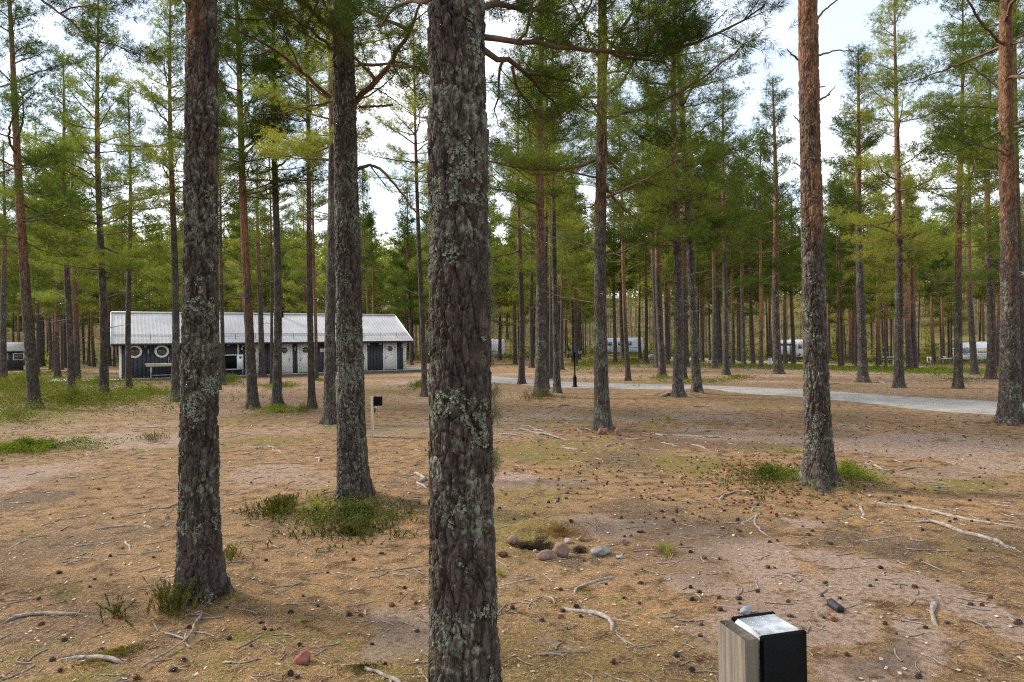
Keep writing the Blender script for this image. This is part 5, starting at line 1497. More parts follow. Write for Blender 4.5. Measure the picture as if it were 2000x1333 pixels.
def rock_mesh(name, seed, dims, mat, angular=0.0, sub=3):
    bm = bmesh.new(); bmesh.ops.create_icosphere(bm, subdivisions=sub, radius=1.0)
    P = np.array([v.co for v in bm.verts])
    if angular:
        g = np.random.default_rng(seed)
        for _ in range(9):
            nn = unit(g.normal(size=3)); d = g.uniform(.55, .8)
            k = P @ nn; P = P - np.maximum(k - d, 0)[:, None] * nn * angular
    P = P * (1 + 0.75 * (fbm(P[:, 0] * 1.2 + seed, P[:, 1] * 1.2, P[:, 2] * 1.2, seed, 4) - .5))[:, None]
    P = P * np.array(dims)
    for v, p in zip(bm.verts, P): v.co = p
    for f in bm.faces: f.smooth = True
    me = bpy.data.meshes.new(name); bm.to_mesh(me); bm.free(); me.materials.append(mat)
    return me
def stone(u, v, w, h, mat, label, seed, depth_ratio=0.8, tilt=0.0, angular=0.55, name='stone', sink=0.3, cat='stone'):
    """(u, v): px of the stone's foot; w, h: its size in px"""
    p = on_ground(u, v); dep = float((p - np.array([0, 0, CAM_H])) @ FWD)
    a, c = 0.5 * w / FPX * dep * 0.95, 0.5 * h / FPX * dep * (1 + sink) * 0.95
    o = link(name, rock_mesh(name, seed, (a, a * depth_ratio, c), ST[mat], angular))
    o.location = (p[0], p[1] + a * depth_ratio * .4, p[2] + c * (1 - sink * 1.3)); o.rotation_euler = (0, tilt, seed * 1.7 % 0.8)
    return tag(o, label, cat)
stone(1002, 1060, 22, 20, 'pink', 'salmon-pink stone at the left rim of the old fire pit', 1, .8, -.5)
stone(1066, 1094, 36, 18, 'pink', 'rounded brownish stone lying in front of the fire pit', 2, .7)
stone(1098, 1089, 34, 27, 'pink', 'largest pink stone, tilted, between the two hollows of the fire pit', 3, .7, .55)
stone(1109, 1062, 20, 11, 'pale', 'pale pink stone on the far rim above the tilted one', 4, .8, .3)
stone(1136, 1058, 15, 10, 'pink', 'small pink stone half sunk in the turf of the fire pit rim', 5, .8, .2)
stone(1174, 1086, 42, 20, 'grey', 'broad grey lichen-spotted stone at the right end of the fire pit', 6, .7, .12)
stone(981, 1089, 24, 11, 'maroon', 'dark maroon angular stone beside the nearest trunk', 7, .7, .1, .9)
stone(1219, 1061, 13, 9, 'grey', 'small greenish grey stone right of the fire pit', 8)
stone(1211, 1091, 17, 6, 'blue', 'flat blue-grey pebble below the broad lichen-spotted stone', 9, .7)
stone(1045, 1080, 9, 7, 'pale', 'little whitish stone inside the fire pit', 10)
stone(590, 1298, 36, 24, 'red', 'round brick-red stone on the litter left of the nearest trunk', 11, .8)
stone(1458, 1200, 34, 13, 'blue', 'smooth blue-grey stone just behind the nearest outlet post', 12, .6, -.15)
stone(1176, 849, 25, 15, 'rust', 'reddish slab leaning at the foot of the slender pine', 13, .6, -.45, .8)
stone(1209, 852, 17, 17, 'rust', 'upright reddish block beside the slender pine', 14, .6, .2, .9)
stone(1276, 704, 24, 13, 'grey', 'grey boulder in front of the pale blue caravan', 15, .9, .1, .6, 'boulder', cat='boulder')
stone(1503, 721, 9, 3, 'pale', 'flat stone at the foot of the grey metal bollard', 16)
stone(127, 729, 8, 5, 'pale', 'white stone lying left of the deck end', 17)
stone(1224, 1203, 8, 6, 'pale', 'pale pebble on the litter left of the nearest outlet post', 18)
stone(1167, 1087, 7, 5, 'blue', 'small blue pebble in front of the fire pit', 19, sink=.2)
stone(943, 744, 6, 3, 'pale', 'pale pebble by the road edge', 20) if False else None
stone(1700, 970, 9, 4, 'blue', 'small blue-grey pebble right of the bilberry clump', 21)
stone(1690, 884, 7, 3, 'pale', 'pale pebble on the sandy ground right of the orange pine', 22)
stone(1305, 806, 7, 3, 'pale', 'pale pebble on open ground behind the slender pine', 23)
stone(88, 963, 8, 5, 'grey', 'grey pebble on the litter at the far left', 24)
stone(326, 1014, 11, 8, 'grey', 'grey stone left of the flared pine', 25)
stone(560, 955, 6, 5, 'pale', 'pale pebble on bare sand left of the mound', 26)
stone(1383, 795, 8, 3, 'pale', 'pale pebble beyond the open roots', 27)

# charred log end
pcw = on_ground(1634, 1193)
ch = MB(); L_ = 0.135; k = 14
zz = np.linspace(0, 1, 12)
g = np.random.default_rng(8)
A_, Z_ = np.meshgrid(np.arange(k) * 2 * math.pi / k, zz)
rr = 0.028 * (0.35 + 0.65 * sstep(0, .25, Z_)) * (1 - 0.12 * Z_) * (1 + .25 * (vnoise(np.cos(A_) * 2, np.sin(A_) * 2, Z_ * 5, 4) - .5))
V = np.stack([rr * np.cos(A_), -L_ * (Z_ - .5), rr * np.sin(A_)], -1).reshape(-1, 3)
i = np.arange(11)[:, None] * k; j = np.arange(k)[None]; j2 = (j + 1) % k
ch.add(np.vstack([V, [[0, -L_ / 2, 0]], [[0, L_ / 2, 0]]]), quads=np.stack([i + j, i + j2, i + k + j2, i + k + j], -1).reshape(-1, 4),
       tris=np.vstack([np.stack([11 * k + np.arange(k), 11 * k + (np.arange(k) + 1) % k, np.full(k, 12 * k)], -1), np.stack([(np.arange(k) + 1) % k, np.arange(k), np.full(k, 12 * k + 1)], -1)]))
M['char'] = simple_mat('charred_wood', (0.016, 0.017, 0.021), 0.6, 0, 0.5, 40, 0.006, 0.4)
co = ch.build('charred_log', M['char'], None, True); co.location = (pcw[0], pcw[1] + .03, pcw[2] + .022); co.rotation_euler = (0.05, 0, 0.12)
tag(co, 'black charred piece of wood on sand right of the nearest outlet post', 'charred wood')

# ------------------------------------------------------------------ exposed roots and fallen sticks
def ground_tube(lines, px, mat, name, label, cat, seed, lift=0.25, group=None, taper=True):
    """lines: polylines in photo px lying on the ground; px: thickness in px"""
    g = np.random.default_rng(seed); mb = MB()
    for li, ln in enumerate(lines):
        P = np.array([on_ground(*p) for p in ln])
        dep = float(P[:, 1].mean()); r = 0.5 * px / FPX * dep * (.72 if li == 0 else .55)
        s = np.concatenate([[0], np.cumsum(np.linalg.norm(np.diff(P, axis=0), axis=1))])
        n = max(10, min(90, int(s[-1] / max(.022, r * 1.2))))
        t = np.linspace(0, s[-1], n)
        Q = np.stack([np.interp(t, s, P[:, i]) for i in range(3)], -1)
        for _ in range(3): Q[1:-1] = .25 * Q[:-2] + .5 * Q[1:-1] + .25 * Q[2:]
        Q[:, :2] += (np.stack([vnoise(t * 2.5, li, seed, 3), vnoise(t * 2.5, li + 9, seed, 4)], -1) - .5) * (r * 5.0 + .05)
        Q[:, :2] += (np.stack([vnoise(t * 9, li, seed, 13), vnoise(t * 9, li + 9, seed, 14)], -1) - .5) * r * 3.0
        z = terrain(Q[:, 0], Q[:, 1])
        und = (vnoise(t * 3.0, seed, li, 6) - .5) * r * 2.6
        Q[:, 2] = z + r * lift + und
        rad = r * (0.6 + 0.5 * vnoise(t * 4.0, seed, li, 5) + 0.45 * vnoise(t * 16.0, seed, li, 15))
        if taper:
            e = np.minimum(1, np.minimum(np.arange(n), n - 1 - np.arange(n)) / max(2, n * .18))
            rad *= 0.35 + 0.65 * e; Q[:, 2] -= r * 1.1 * (1 - e)
        mb.tube(Q, rad, 8)
        if taper and s[-1] > .5:      # thin side rootlets
            for _ in range(int(g.integers(1, 4))):
                i0 = int(g.integers(n // 5, n - 2)); d0 = unit(Q[i0 + 1] - Q[i0]); sd = np.array([-d0[1], d0[0], 0]) * g.choice([-1, 1])
                ll = g.uniform(.12, .45); tt = np.linspace(0, 1, 9)[:, None]
                q2 = Q[i0] + (d0 * .8 + sd * .5) * ll * tt + sd * (g.normal() * .12) * tt ** 2
                q2[:, 2] = terrain(q2[:, 0], q2[:, 1]) + r * .2 - .012 * tt[:, 0]
                mb.tube(q2, np.linspace(r * .55, r * .15, 9), 6)
    return tag(mb.build(name, mat, None, True), label, cat, group)
ROOTS = [
 ([[(1681, 972), (1705, 978), (1727, 985), (1783, 992), (1814, 996), (1864, 1006), (1907, 1018), (1953, 1026), (2004, 1036)]], 8, 'long pale root running right from the bilberry clump, upper of two'),
 ([[(1761, 1017), (1808, 1021), (1839, 1032), (1876, 1043), (1922, 1052), (1963, 1061), (2006, 1078)]], 10, 'thick pale root leaving the right edge, lower of two'),
 ([[(1490, 1003), (1473, 1006), (1456, 1018), (1453, 1029)], [(1476, 1006), (1473, 1018), (1479, 1037), (1495, 1046), (1506, 1048)], [(1498, 993), (1476, 993), (1471, 1000)]], 7, 'claw-shaped bundle of pale roots below the bilberry clump'),
 ([[(1405, 978), (1420, 968), (1442, 961), (1484, 957)]], 6, 'pale root left of the bilberry clump'),
 ([[(1764, 922), (1783, 917), (1805, 914), (1835, 910)]], 5, 'short pale root on open ground, right one of the pair behind the orange pine'),
 ([[(1650, 910), (1684, 908), (1709, 910), (1724, 914), (1742, 921)], [(1690, 906), (1699, 900), (1714, 903)]], 5, 'forked pale root just right of the orange pine'),
 ([[(1662, 1057), (1690, 1055), (1709, 1052), (1746, 1047), (1782, 1043)]], 5, 'thin root lying across litter above the dark patch at right'),
 ([[(1825, 1180), (1819, 1200), (1814, 1228)]], 13, 'short thick lichen-grey root stub at lower right'),
 ([[(1681, 986), (1685, 1000), (1689, 1014)]], 7, 'short upright-running root below the long pale root'),
 ([[(962, 1146), (988, 1140), (1022, 1135), (1058, 1129)]], 8, 'grey root emerging from behind the nearest trunk below the fire pit'),
 ([[(1109, 1160), (1122, 1151), (1146, 1145), (1173, 1139), (1199, 1133), (1228, 1130)]], 7, 'grey root arching over a moss cushion below the fire pit'),
 ([[(1108, 1174), (1122, 1189), (1146, 1194), (1163, 1205), (1175, 1219), (1184, 1231)]], 11, 'twisted grey root in the middle foreground'),
 ([[(968, 837), (1015, 841), (1052, 847), (1080, 855), (1112, 860)]], 5, 'long pale root behind the nearest trunk, left of the slender pine'),
 ([[(1007, 832), (1035, 836), (1072, 845)]], 4, 'thin pale root above the long one left of the slender pine'),
 ([[(962, 849), (990, 850), (1017, 852)]], 4, 'short pale root touching the nearest trunk at mid height'),
 ([[(1054, 799), (1080, 796), (1115, 792), (1157, 794)]], 5, 'long flat root between the heather tussock and the slender pine'),
 ([[(1126, 835), (1124, 841), (1136, 845)], [(1140, 837), (1158, 841)]], 5, 'hooked pale root left of the slender pine'),
 ([[(1270, 845), (1290, 852), (1315, 850), (1365, 854), (1402, 855), (1442, 859)], [(1317, 845), (1415, 841), (1446, 839)]], 6, 'pair of long pale roots right of the reddish stones'),
 ([[(1350, 795), (1380, 794), (1407, 792)]], 4, 'thin root on open ground beyond the long pair'),
 ([[(1184, 872), (1195, 868), (1204, 866)]], 6, 'short pale root below the reddish stones'),
 ([[(1282, 864), (1300, 867), (1324, 873)]], 5, 'pale root just below the long pair'),
 ([[(1350, 866), (1366, 871), (1384, 878)]], 4, 'thin pale root right below the long pair'),
 ([[(1088, 876), (1110, 877), (1134, 878)]], 5, 'straight pale root on moss left of the slender pine'),
 ([[(1220, 857), (1250, 858), (1268, 857)]], 4, 'thin root between the reddish block and the long pair'),
 ([[(11, 1217), (37, 1206), (67, 1199), (111, 1197), (180, 1195)]], 9, 'grey mossy root in the left foreground, upper of two'),
 ([[(86, 1302), (122, 1293), (163, 1286), (200, 1282), (240, 1290)]], 11, 'thick pale root behind a bright moss cushion at lower left'),
 ([[(137, 1069), (185, 1062), (222, 1056), (246, 1056)]], 6, 'pale root with a knee left of the flared pine'),
 ([[(237, 1060), (250, 1068), (264, 1078)]], 7, 'short pale root crossing down left of the flared pine'),
 ([[(159, 1042), (207, 1034), (259, 1030), (298, 1029)]], 5, 'thin pale root above the one with a knee'),
 ([[(0, 1077), (30, 1064), (54, 1055)]], 6, 'dark root entering from the left edge'),
 ([[(0, 1163), (18, 1156), (38, 1154)]], 6, 'short pale root at the left edge in front'),
 ([[(152, 892), (177, 886), (205, 882)]], 5, 'thin root right of the bright green patch at left'),
 ([[(644, 1299), (666, 1301), (698, 1308), (735, 1312), (767, 1330), (800, 1352)]], 10, 'pale root among moss at the bottom edge left of the nearest trunk'),
 ([[(608, 893), (614, 898), (620, 905)]], 5, 'short pale root stub left of the mound'),
 ([[(798, 923), (812, 930), (824, 940), (838, 953)]], 8, 'short thick pale root between the mound and the nearest trunk'),
 ([[(478, 872), (520, 873), (541, 876), (558, 888)]], 5, 'thin pale root between the flared pine and the mound'),
 ([[(1290, 776), (1305, 772), (1318, 768)], [(1330, 770), (1345, 776), (1360, 778)]], 7, 'roots spreading from the pine with spreading roots'),
 ([[(1666, 745), (1676, 741), (1684, 738)], [(1690, 742), (1706, 747), (1730, 750), (1750, 752)]], 4, 'splayed roots of the grey pine beyond the road'),
 ([[(760, 772), (790, 769), (812, 766)]], 3, 'thin grey root left of the thin grey pine'),
 ([[(1614, 752), (1628, 751), (1646, 750)]], 4, 'root beside the road right of the orange pine'),
 ([[(1372, 749), (1388, 747), (1402, 745)]], 4, 'root on the far verge near the pale lichened pine'),
]
for i, (ls, px, lab) in enumerate(ROOTS):
    ground_tube(ls, px, M['root'], 'exposed_root', lab, 'root', 700 + i, group='exposed pine roots')
STICKS = [
 ([[(300, 1306), (340, 1279), (369, 1250), (387, 1218), (399, 1198)], [(369, 1249), (352, 1242), (334, 1239)], [(372, 1245), (368, 1262), (376, 1272)]], 6, 'forked bare branch lying beside the heather of the flared pine', 3.2),
 ([[(1814, 1150), (1864, 1151), (1938, 1161)]], 4, 'long thin stick on sand at right', .6),
 ([[(1048, 1284), (1094, 1277), (1158, 1274)]], 4, 'dark straight stick in the middle foreground', .6),
 ([[(1055, 1284), (1080, 1283), (1104, 1287)]], 6, 'short pale stick under the dark straight one', .5),
 ([[(978, 1184), (971, 1205), (968, 1226)]], 4, 'bent stick beside the nearest trunk', .6),
 ([[(1055, 1163), (1068, 1162), (1086, 1177)]], 4, 'small bent twig left of the twisted root', .6),
 ([[(1345, 1095), (1300, 1103), (1285, 1100)], [(1300, 1103), (1318, 1085)], [(1310, 1103), (1332, 1092)]], 3, 'twiggy dry branch by the pale grass tuft', .8),
 ([[(1760, 1228), (1800, 1246)]], 4, 'pale stick left of the lichen-grey root stub', .6),
 ([[(1395, 1183), (1420, 1186), (1462, 1196)]], 3, 'thin stick lying by the smooth blue-grey stone', .6),
 ([[(1140, 1310), (1158, 1322), (1150, 1332)]], 5, 'lichen-grey stick at the bottom edge right of the nearest trunk', .6),
 ([[(259, 1084), (288, 1079), (316, 1075)]], 5, 'dark stick left of the flared pine', .6),
 ([[(288, 995), (318, 995), (350, 985)]], 4, 'thin stick just left of the flared pine trunk', .6),
 ([[(560, 1183), (596, 1180), (622, 1178)]], 4, 'small stick between the flared pine and the nearest trunk', .6),
 ([[(770, 1115), (800, 1110), (836, 1106)]], 4, 'dark twig left of the nearest trunk near its middle', .6),
 ([[(60, 1330), (84, 1312), (104, 1320)], [(84, 1312), (96, 1300)]], 4, 'curled lichen twig in the lower left corner', 1.0),
 ([[(1790, 1096), (1812, 1104), (1838, 1116)]], 3, 'dry twig beside the dark patch at right', .6),
 ([[(690, 838), (740, 838)]], 3, 'straight stick lying behind the pale outlet post', .6),
 ([[(1500, 1062), (1530, 1064), (1562, 1066)]], 3, 'thin stick on sand below the claw-shaped roots', .6),
]
for i, (ls, px, lab, lf) in enumerate(STICKS):
    ground_tube(ls, px, M['stick'] if i not in (0, 3, 9) else M['root'], 'fallen_stick', lab, 'stick', 800 + i, lf, 'fallen sticks', False)

# ------------------------------------------------------------------ pine cones
def cone_mesh(name, mat, seed, n=46, sub=1):
    g = np.random.default_rng(seed); mb = MB()
    bm = bmesh.new(); bmesh.ops.create_icosphere(bm, subdivisions=sub, radius=1)
    P = np.array([v.co for v in bm.verts]) * np.array([.012, .012, .018]); F = [[v.index for v in f.verts] for f in bm.faces]; bm.free()
    mb.add(P, tris=F)
    k = np.arange(n); z = np.linspace(-1, 1, n); th = k * 2.39996
    R_ = 0.021 * np.sqrt(np.maximum(0.12, 1 - (z * .92) ** 2)); zz = z * 0.019
    rad = np.stack([np.cos(th), np.sin(th), 0 * th], -1); tan = np.stack([-np.sin(th), np.cos(th), 0 * th], -1); up = np.array([0, 0, 1.0])
    w = .0075
    tip = rad * R_[:, None] + up * (zz + .004 * z)[:, None] + up * .003
    inn = rad * (R_ * .35)[:, None] + up * (zz - .003)[:, None]
    mid = rad * (R_ * .8)[:, None] + up * zz[:, None]
    V = np.stack([inn, mid - tan * w, tip, mid + tan * w, mid - up * .003 + rad * .001], 1).reshape(-1, 3)
    i = np.arange(n)[:, None] * 5
    T = np.concatenate([i + np.array([[0, 1, 3]]), i + np.array([[1, 2, 3]]), i + np.array([[1, 4, 2]]), i + np.array([[4, 3, 2]])], 0)
    mb.add(V, tris=T)
    return mb.mesh(name, mat)
CONES = [cone_mesh('pine_cone', M['cone_dark'], 1), cone_mesh('pine_cone', M['cone_red'], 2)]
g = np.random.default_rng(314)
px = []
def gauss(n, u, v, su, sv): px.extend(np.stack([g.normal(u, su, n), g.normal(v, sv, n)], -1).tolist())
gauss(230, 1470, 918, 55, 15); gauss(130, 1490, 945, 90, 26); gauss(110, 1430, 975, 110, 40); gauss(90, 1720, 955, 110, 42); gauss(150, 1150, 925, 130, 65); gauss(60, 1350, 890, 130, 35)
px.extend(np.stack([g.uniform(0, 2000, 230), 800 + 530 * g.random(230) ** 1.7], -1).tolist())
px.extend(np.stack([g.uniform(960, 2000, 120), g.uniform(790, 870, 120)], -1).tolist())
px.extend([(1613, 1139), (1610, 1140), (1616, 1145), (1896, 1182), (1568, 1030), (1500, 1110), (1513, 1111), (1445, 1180), (1480, 1157), (1850, 1218), (1986, 1220), (1544, 1205), (1057, 1154), (1106, 1230), (1058, 1214), (1219, 1170), (1184, 1143), (1254, 1115), (1251, 1141), (1349, 1149), (1366, 1158), (1370, 1222), (1352, 1312), (516, 1230), (530, 1232), (545, 1230), (585, 1262), (620, 1185), (690, 1095), (745, 1083), (790, 1150), (345, 1170), (126, 1252), (118, 1312), (176, 1148), (216, 1124), (75, 1172), (215, 1088), (300, 1090), (598, 1302), (815, 1235), (640, 1120)])
px = np.array(px); px = px[(px[:, 1] > 785) & (px[:, 1] < 1345)]
bad = ((np.abs(px[:, 0] - 908) < 66) | ((np.abs(px[:, 0] - 385) < 60) & (px[:, 1] < 1180)) | ((np.abs(px[:, 0] - 690) < 45) & (px[:, 1] < 985)) | ((np.abs(px[:, 0] - 1600) < 34) & (px[:, 1] < 960))
       | ((np.abs(px[:, 0] - 1488) < 100) & (px[:, 1] > 1215)) | ((np.abs(px[:, 0] - 1060) < 75) & (np.abs(px[:, 1] - 1068) < 28)))
px = px[~bad]
W3 = on_ground(px[:, 0], px[:, 1])
order = np.argsort(W3[:, 1])
W3, px = W3[order], px[order]
cone_rest = MB()
CONE_LOW = cone_mesh('far_cone', M['cone_dark'], 3, 16, 1)
_cv = np.zeros(len(CONE_LOW.vertices) * 3, np.float32); CONE_LOW.vertices.foreach_get('co', _cv); _cv = _cv.reshape(-1, 3)
_ct = np.array([list(p.vertices) for p in CONE_LOW.polygons])
for i, (p, uv) in enumerate(zip(W3, px)):
    near_d = ((uv[0] - 1520) / 200) ** 2 + ((uv[1] - 945) / 60) ** 2 < 1
    red = (near_d and g.random() < .8) or g.random() < .16
    s = g.uniform(.48, .92)
    rot = Vector((g.normal(), g.normal(), g.normal() * .4)).to_track_quat('Z', 'Y')
    if i < 300:
        o = link('pine_cone', CONES[1 if red else 0])
        o.location = (p[0], p[1], p[2] + g.uniform(.004, .013) * s); o.scale = (s, s, s * g.uniform(.85, 1.15)); o.rotation_mode = 'QUATERNION'; o.rotation_quaternion = rot
        if red: side, gp = 'reddish-brown open pine cone lying on the needle litter', 'fresh reddish cones'
        elif uv[0] < 840: side, gp = 'dark weathered pine cone on the litter left of the nearest trunk', 'dark cones on the left'
        elif uv[0] < 1300: side, gp = 'dark weathered pine cone on the litter around the fire pit', 'dark cones around the fire pit'
        elif uv[1] > 1110: side, gp = 'dark weathered pine cone on sand in the right foreground', 'dark cones in the right foreground'
        elif uv[0] < 1600: side, gp = 'dark weathered pine cone left of the orange pine foot', 'dark cones left of the orange pine'
        else: side, gp = 'dark weathered pine cone right of the orange pine foot', 'dark cones right of the orange pine'
        tag(o, side, 'pine cone', gp)
    else:
        Rm_ = np.array(rot.to_matrix())
        cone_rest.add((_cv * s) @ Rm_.T + p + np.array([0, 0, .014 * s]), tris=_ct, m=1 if red else 0)
tag(cone_rest.build('scattered_cones', [M['cone_dark'], M['cone_red']]), 'many more small cones strewn over the middle ground', 'pine cones', kind='stuff')

# ------------------------------------------------------------------ needle litter, bark flakes
def litter():
    g = np.random.default_rng(55)
    n = 120000
    r = 1.9 + 9.5 * g.random(n) ** 1.35; a = np.radians(g.uniform(-43, 43, n))
    x, y = r * np.sin(a), r * np.cos(a)
    mk = ground_masks(x, y)
    keep = g.random(n) > np.clip(mk[:, 0] * 1.5 - .25, 0, .9)
    x, y, r = x[keep], y[keep], r[keep]; n = len(x)
    z = terrain(x, y) + 0.002 + g.random(n) * .005
    th = g.random(n) * 6.283; L = g.uniform(.025, .055, n); w = 0.0011 + 0.00018 * r
    d = np.stack([np.cos(th), np.sin(th), g.normal(size=n) * .13], -1); s = np.stack([-np.sin(th), np.cos(th), g.normal(size=n) * .2], -1)
    c = np.stack([x, y, z], -1)
    V = np.stack([c - d * (L / 2)[:, None] - s * w[:, None] * .5, c - d * (L / 2)[:, None] + s * w[:, None] * .5, c + d * (L / 2)[:, None]], 1).reshape(-1, 3)
    m = MB(); m.add(V, tris=np.arange(3 * n).reshape(-1, 3))
    tag(m.build('needle_litter', M['needle_litter']), 'brown fallen pine needles covering the near ground', 'needles', kind='stuff')
    n = 3600
    r = 2.0 + 13 * g.random(n) ** 1.2; a = np.radians(g.uniform(-43, 43, n)); x, y = r * np.sin(a), r * np.cos(a)
    z = terrain(x, y) + .004
    sz = g.uniform(.004, .013, n) * (1 + r * .03); th = g.random(n) * 6.283
    e1 = np.stack([np.cos(th), np.sin(th), g.normal(size=n) * .25], -1) * sz[:, None]; e2 = np.stack([-np.sin(th), np.cos(th), g.normal(size=n) * .25], -1) * sz[:, None] * g.uniform(.35, .8, (n, 1))
    c = np.stack([x, y, z], -1) + np.array([0, 0, .003])
    m = MB(); V = np.stack([c - e1 - e2 * .6, c + e1 * .8 - e2, c + e1 + e2 * .7, c - e1 * .7 + e2], 1).reshape(-1, 3); m.add(V, quads=np.arange(4 * n).reshape(-1, 4))
    tag(m.build('bark_flakes', M['flake']), 'small bark flakes and chips strewn over the ground', 'bark flakes', kind='stuff')
    # small twigs and crumbs
    m = MB(); n = 1500
    r = 2.2 + 16 * g.random(n) ** 1.1; a = np.radians(g.uniform(-42, 42, n)); x, y = r * np.sin(a), r * np.cos(a)
    for i in range(n):
        L = g.uniform(.04, .16) * (1 + .04 * r[i]); th = g.random() * 6.28
        t = np.linspace(-.5, .5, 4)[:, None] * L; k = g.normal() * .4
        p = np.hstack([x[i] + t * math.cos(th), y[i] + t * math.sin(th), 0 * t]) + np.array([-math.sin(th), math.cos(th), 0]) * (t ** 2 * k / L)
        p[:, 2] = terrain(p[:, 0], p[:, 1]) + .004
        m.tube(p, (.0018 + .0004 * r[i]) * g.uniform(.7, 1.6), 4, int(g.random() < .4), False)
    tag(m.build('small_twigs', [M['stick'], M['root']]), 'small dry twigs scattered on the ground', 'twigs', kind='stuff')
litter()

# ------------------------------------------------------------------ low plants
def spots_in(u, v, ru, rv, dens, g):
    """points spread over the ground ellipse that a photo ellipse marks out"""
    c = on_ground(u, v); e = on_ground(u + ru, v); a, b = on_ground(u, v + rv), on_ground(u, v - rv)
    rx = float(np.hypot(*(e - c)[:2])); mid = 0.5 * (a + b); ry = 0.5 * float(np.hypot(*(a - b)[:2]))
    ang = math.atan2(mid[1], mid[0]) - math.pi / 2
    n = int(max(6, dens * math.pi * rx * ry))
    q = np.minimum(np.abs(g.normal(size=n)) * .60, 1.9); t = g.random(n) * 6.283
    lx, ly = q * np.cos(t) * rx, q * np.sin(t) * ry
    x = mid[0] + lx * math.cos(ang) - ly * math.sin(ang); y = mid[1] + lx * math.sin(ang) + ly * math.cos(ang)
    k = fbm(x / .35, y / .35, 1.0, 99, 3)
    keep = (k + .25 * (g.random(n) - .5) > .36 + .16 * (q - .45))
    x, y, q = x[keep], y[keep], q[keep]
    return np.stack([x, y, terrain(x, y)], -1), q
def leaves(mb, P, q, g, per, size, height, m=0):
    n = len(P)
    if not n: return
    H_ = height * np.maximum(.3, 1.15 - .55 * q) * g.uniform(.4, 1.2, n) * (.35 + 1.3 * vnoise(P[:, 0] * 5, P[:, 1] * 5, 0.0, 21))
    p = np.repeat(P, per, 0); h = np.repeat(H_, per)
    k = len(p)
    c = p + np.stack([g.normal(size=k) * .035 * (1 + height), g.normal(size=k) * .035 * (1 + height), h * np.sqrt(g.random(k))], -1) * np.array([size / .02, size / .02, 1]) ** np.array([.5, .5, 0])
    d = unit(np.stack([g.normal(size=k), g.normal(size=k), g.uniform(.0, 1.2, k)], -1)); s = unit(np.cross(d, g.normal(size=(k, 3))))
    L = size * g.uniform(.7, 1.3, (k, 1)); w = L * .3
    V = np.stack([c, c + d * L * .5 - s * w, c + d * L, c + d * L * .5 + s * w], 1).reshape(-1, 3)
    mb.add(V, quads=np.arange(4 * k).reshape(-1, 4), m=m)
def stems(mb, P, q, g, height, r, m=1):
    n = len(P)
    h = height * np.maximum(.3, 1.1 - .5 * q) * g.uniform(.5, 1.1, n)
    s = np.stack([g.normal(size=n), g.normal(size=n), 0 * h], -1); tip = P + np.stack([g.normal(size=n) * .03, g.normal(size=n) * .03, h], -1); s = unit(s) * r
    V = np.stack([P - s, P + s, tip], 1).reshape(-1, 3); mb.add(V, tris=np.arange(3 * n).reshape(-1, 3), m=m)
def sprigs(mb, P, q, g, height, per, m=0):
    """heather: upright sprigs set with tiny leaves"""
    n = len(P)
    if not n: return
    h = height * np.maximum(.3, 1.1 - .5 * q) * g.uniform(.6, 1.2, n)
    lean = np.stack([g.normal(size=n) * .45, g.normal(size=n) * .45, np.ones(n)], -1)
    k = np.repeat(np.arange(n), per); t = g.random(len(k)) ** .7
    p = P[k] + lean[k] * (h[k] * t)[:, None]
    d = unit(lean[k] * .9 + g.normal(size=(len(k), 3)) * .55); s = unit(np.cross(d, g.normal(size=(len(k), 3))))
    L = (.010 + .016 * g.random(len(k)))[:, None]; w = L * .14
    V = np.stack([p - s * w, p + s * w, p + d * L], 1).reshape(-1, 3); mb.add(V, tris=np.arange(3 * len(k)).reshape(-1, 3), m=m)
def plant(kind, u, v, ru, rv, dens, height, label, seed, per=12, size=.022, mix=None):
    g = np.random.default_rng(seed)
    P, q = spots_in(u, v, ru, rv, dens, g)
    if len(P) < 3: return
    s_kind = 'stuff'
    o = empty({'b': 'bilberry_clump', 'l': 'lingonberry_clump', 'h': 'heather_clump'}[kind], tuple(P.mean(0)))
    tag(o, label, {'b': 'bilberry', 'l': 'lingonberry', 'h': 'heather'}[kind])
    off = np.array(o.location)
    lm, sm = MB(), MB()
    if kind == 'h': sprigs(lm, P - off, q, g, height, per)
    else: leaves(lm, P - off, q, g, per, size, height)
    stems(sm, P - off, q, g, height, .002, 0)
    lm.build('leaves', M[{'b': 'bilberry', 'l': 'lingon', 'h': 'heather'}[kind]], o); tag(sm.build('stems', M['twig'], o), kind='stuff')
plant('b', 1495, 943, 135, 24, 380, .15, 'bright bilberry clump left of the orange pine foot', 1, 12, .020)
plant('b', 1655, 944, 75, 24, 360, .16, 'bright bilberry clump right of the orange pine foot', 2, 12, .020)
plant('b', 1720, 962, 18, 7, 220, .08, 'small bilberry sprout right of the orange pine', 3, 12, .018)
plant('h', 1490, 982, 30, 7, 160, .07, 'low brownish heather below the left bilberry clump', 4, 40)
plant('l', 700, 1008, 150, 48, 620, .10, 'dark green lingonberry covering the mound under the pine', 5, 10, .017)
plant('b', 620, 1000, 120, 34, 110, .11, 'light green bilberry on the left of the lingonberry mound', 6, 10, .018)
plant('h', 545, 1000, 60, 22, 700, .11, 'green heather tuft at the left end of the lingonberry mound', 7, 50)
plant('h', 690, 1044, 120, 24, 380, .07, 'heather fringe in front of the lingonberry mound', 8, 45)
plant('h', 450, 1090, 50, 28, 160, .08, 'sparse heather right of the flared pine', 9, 40)
plant('h', 335, 1195, 75, 26, 620, .17, 'dark heather bush at the foot of the flared pine', 10, 60)
plant('h', 222, 1208, 48, 16, 520, .11, 'heather tuft left of the flared pine bush', 11, 55)
plant('h', 158, 1262, 14, 12, 260, .12, 'single heather sprig above the lower left moss cushion', 12, 55)
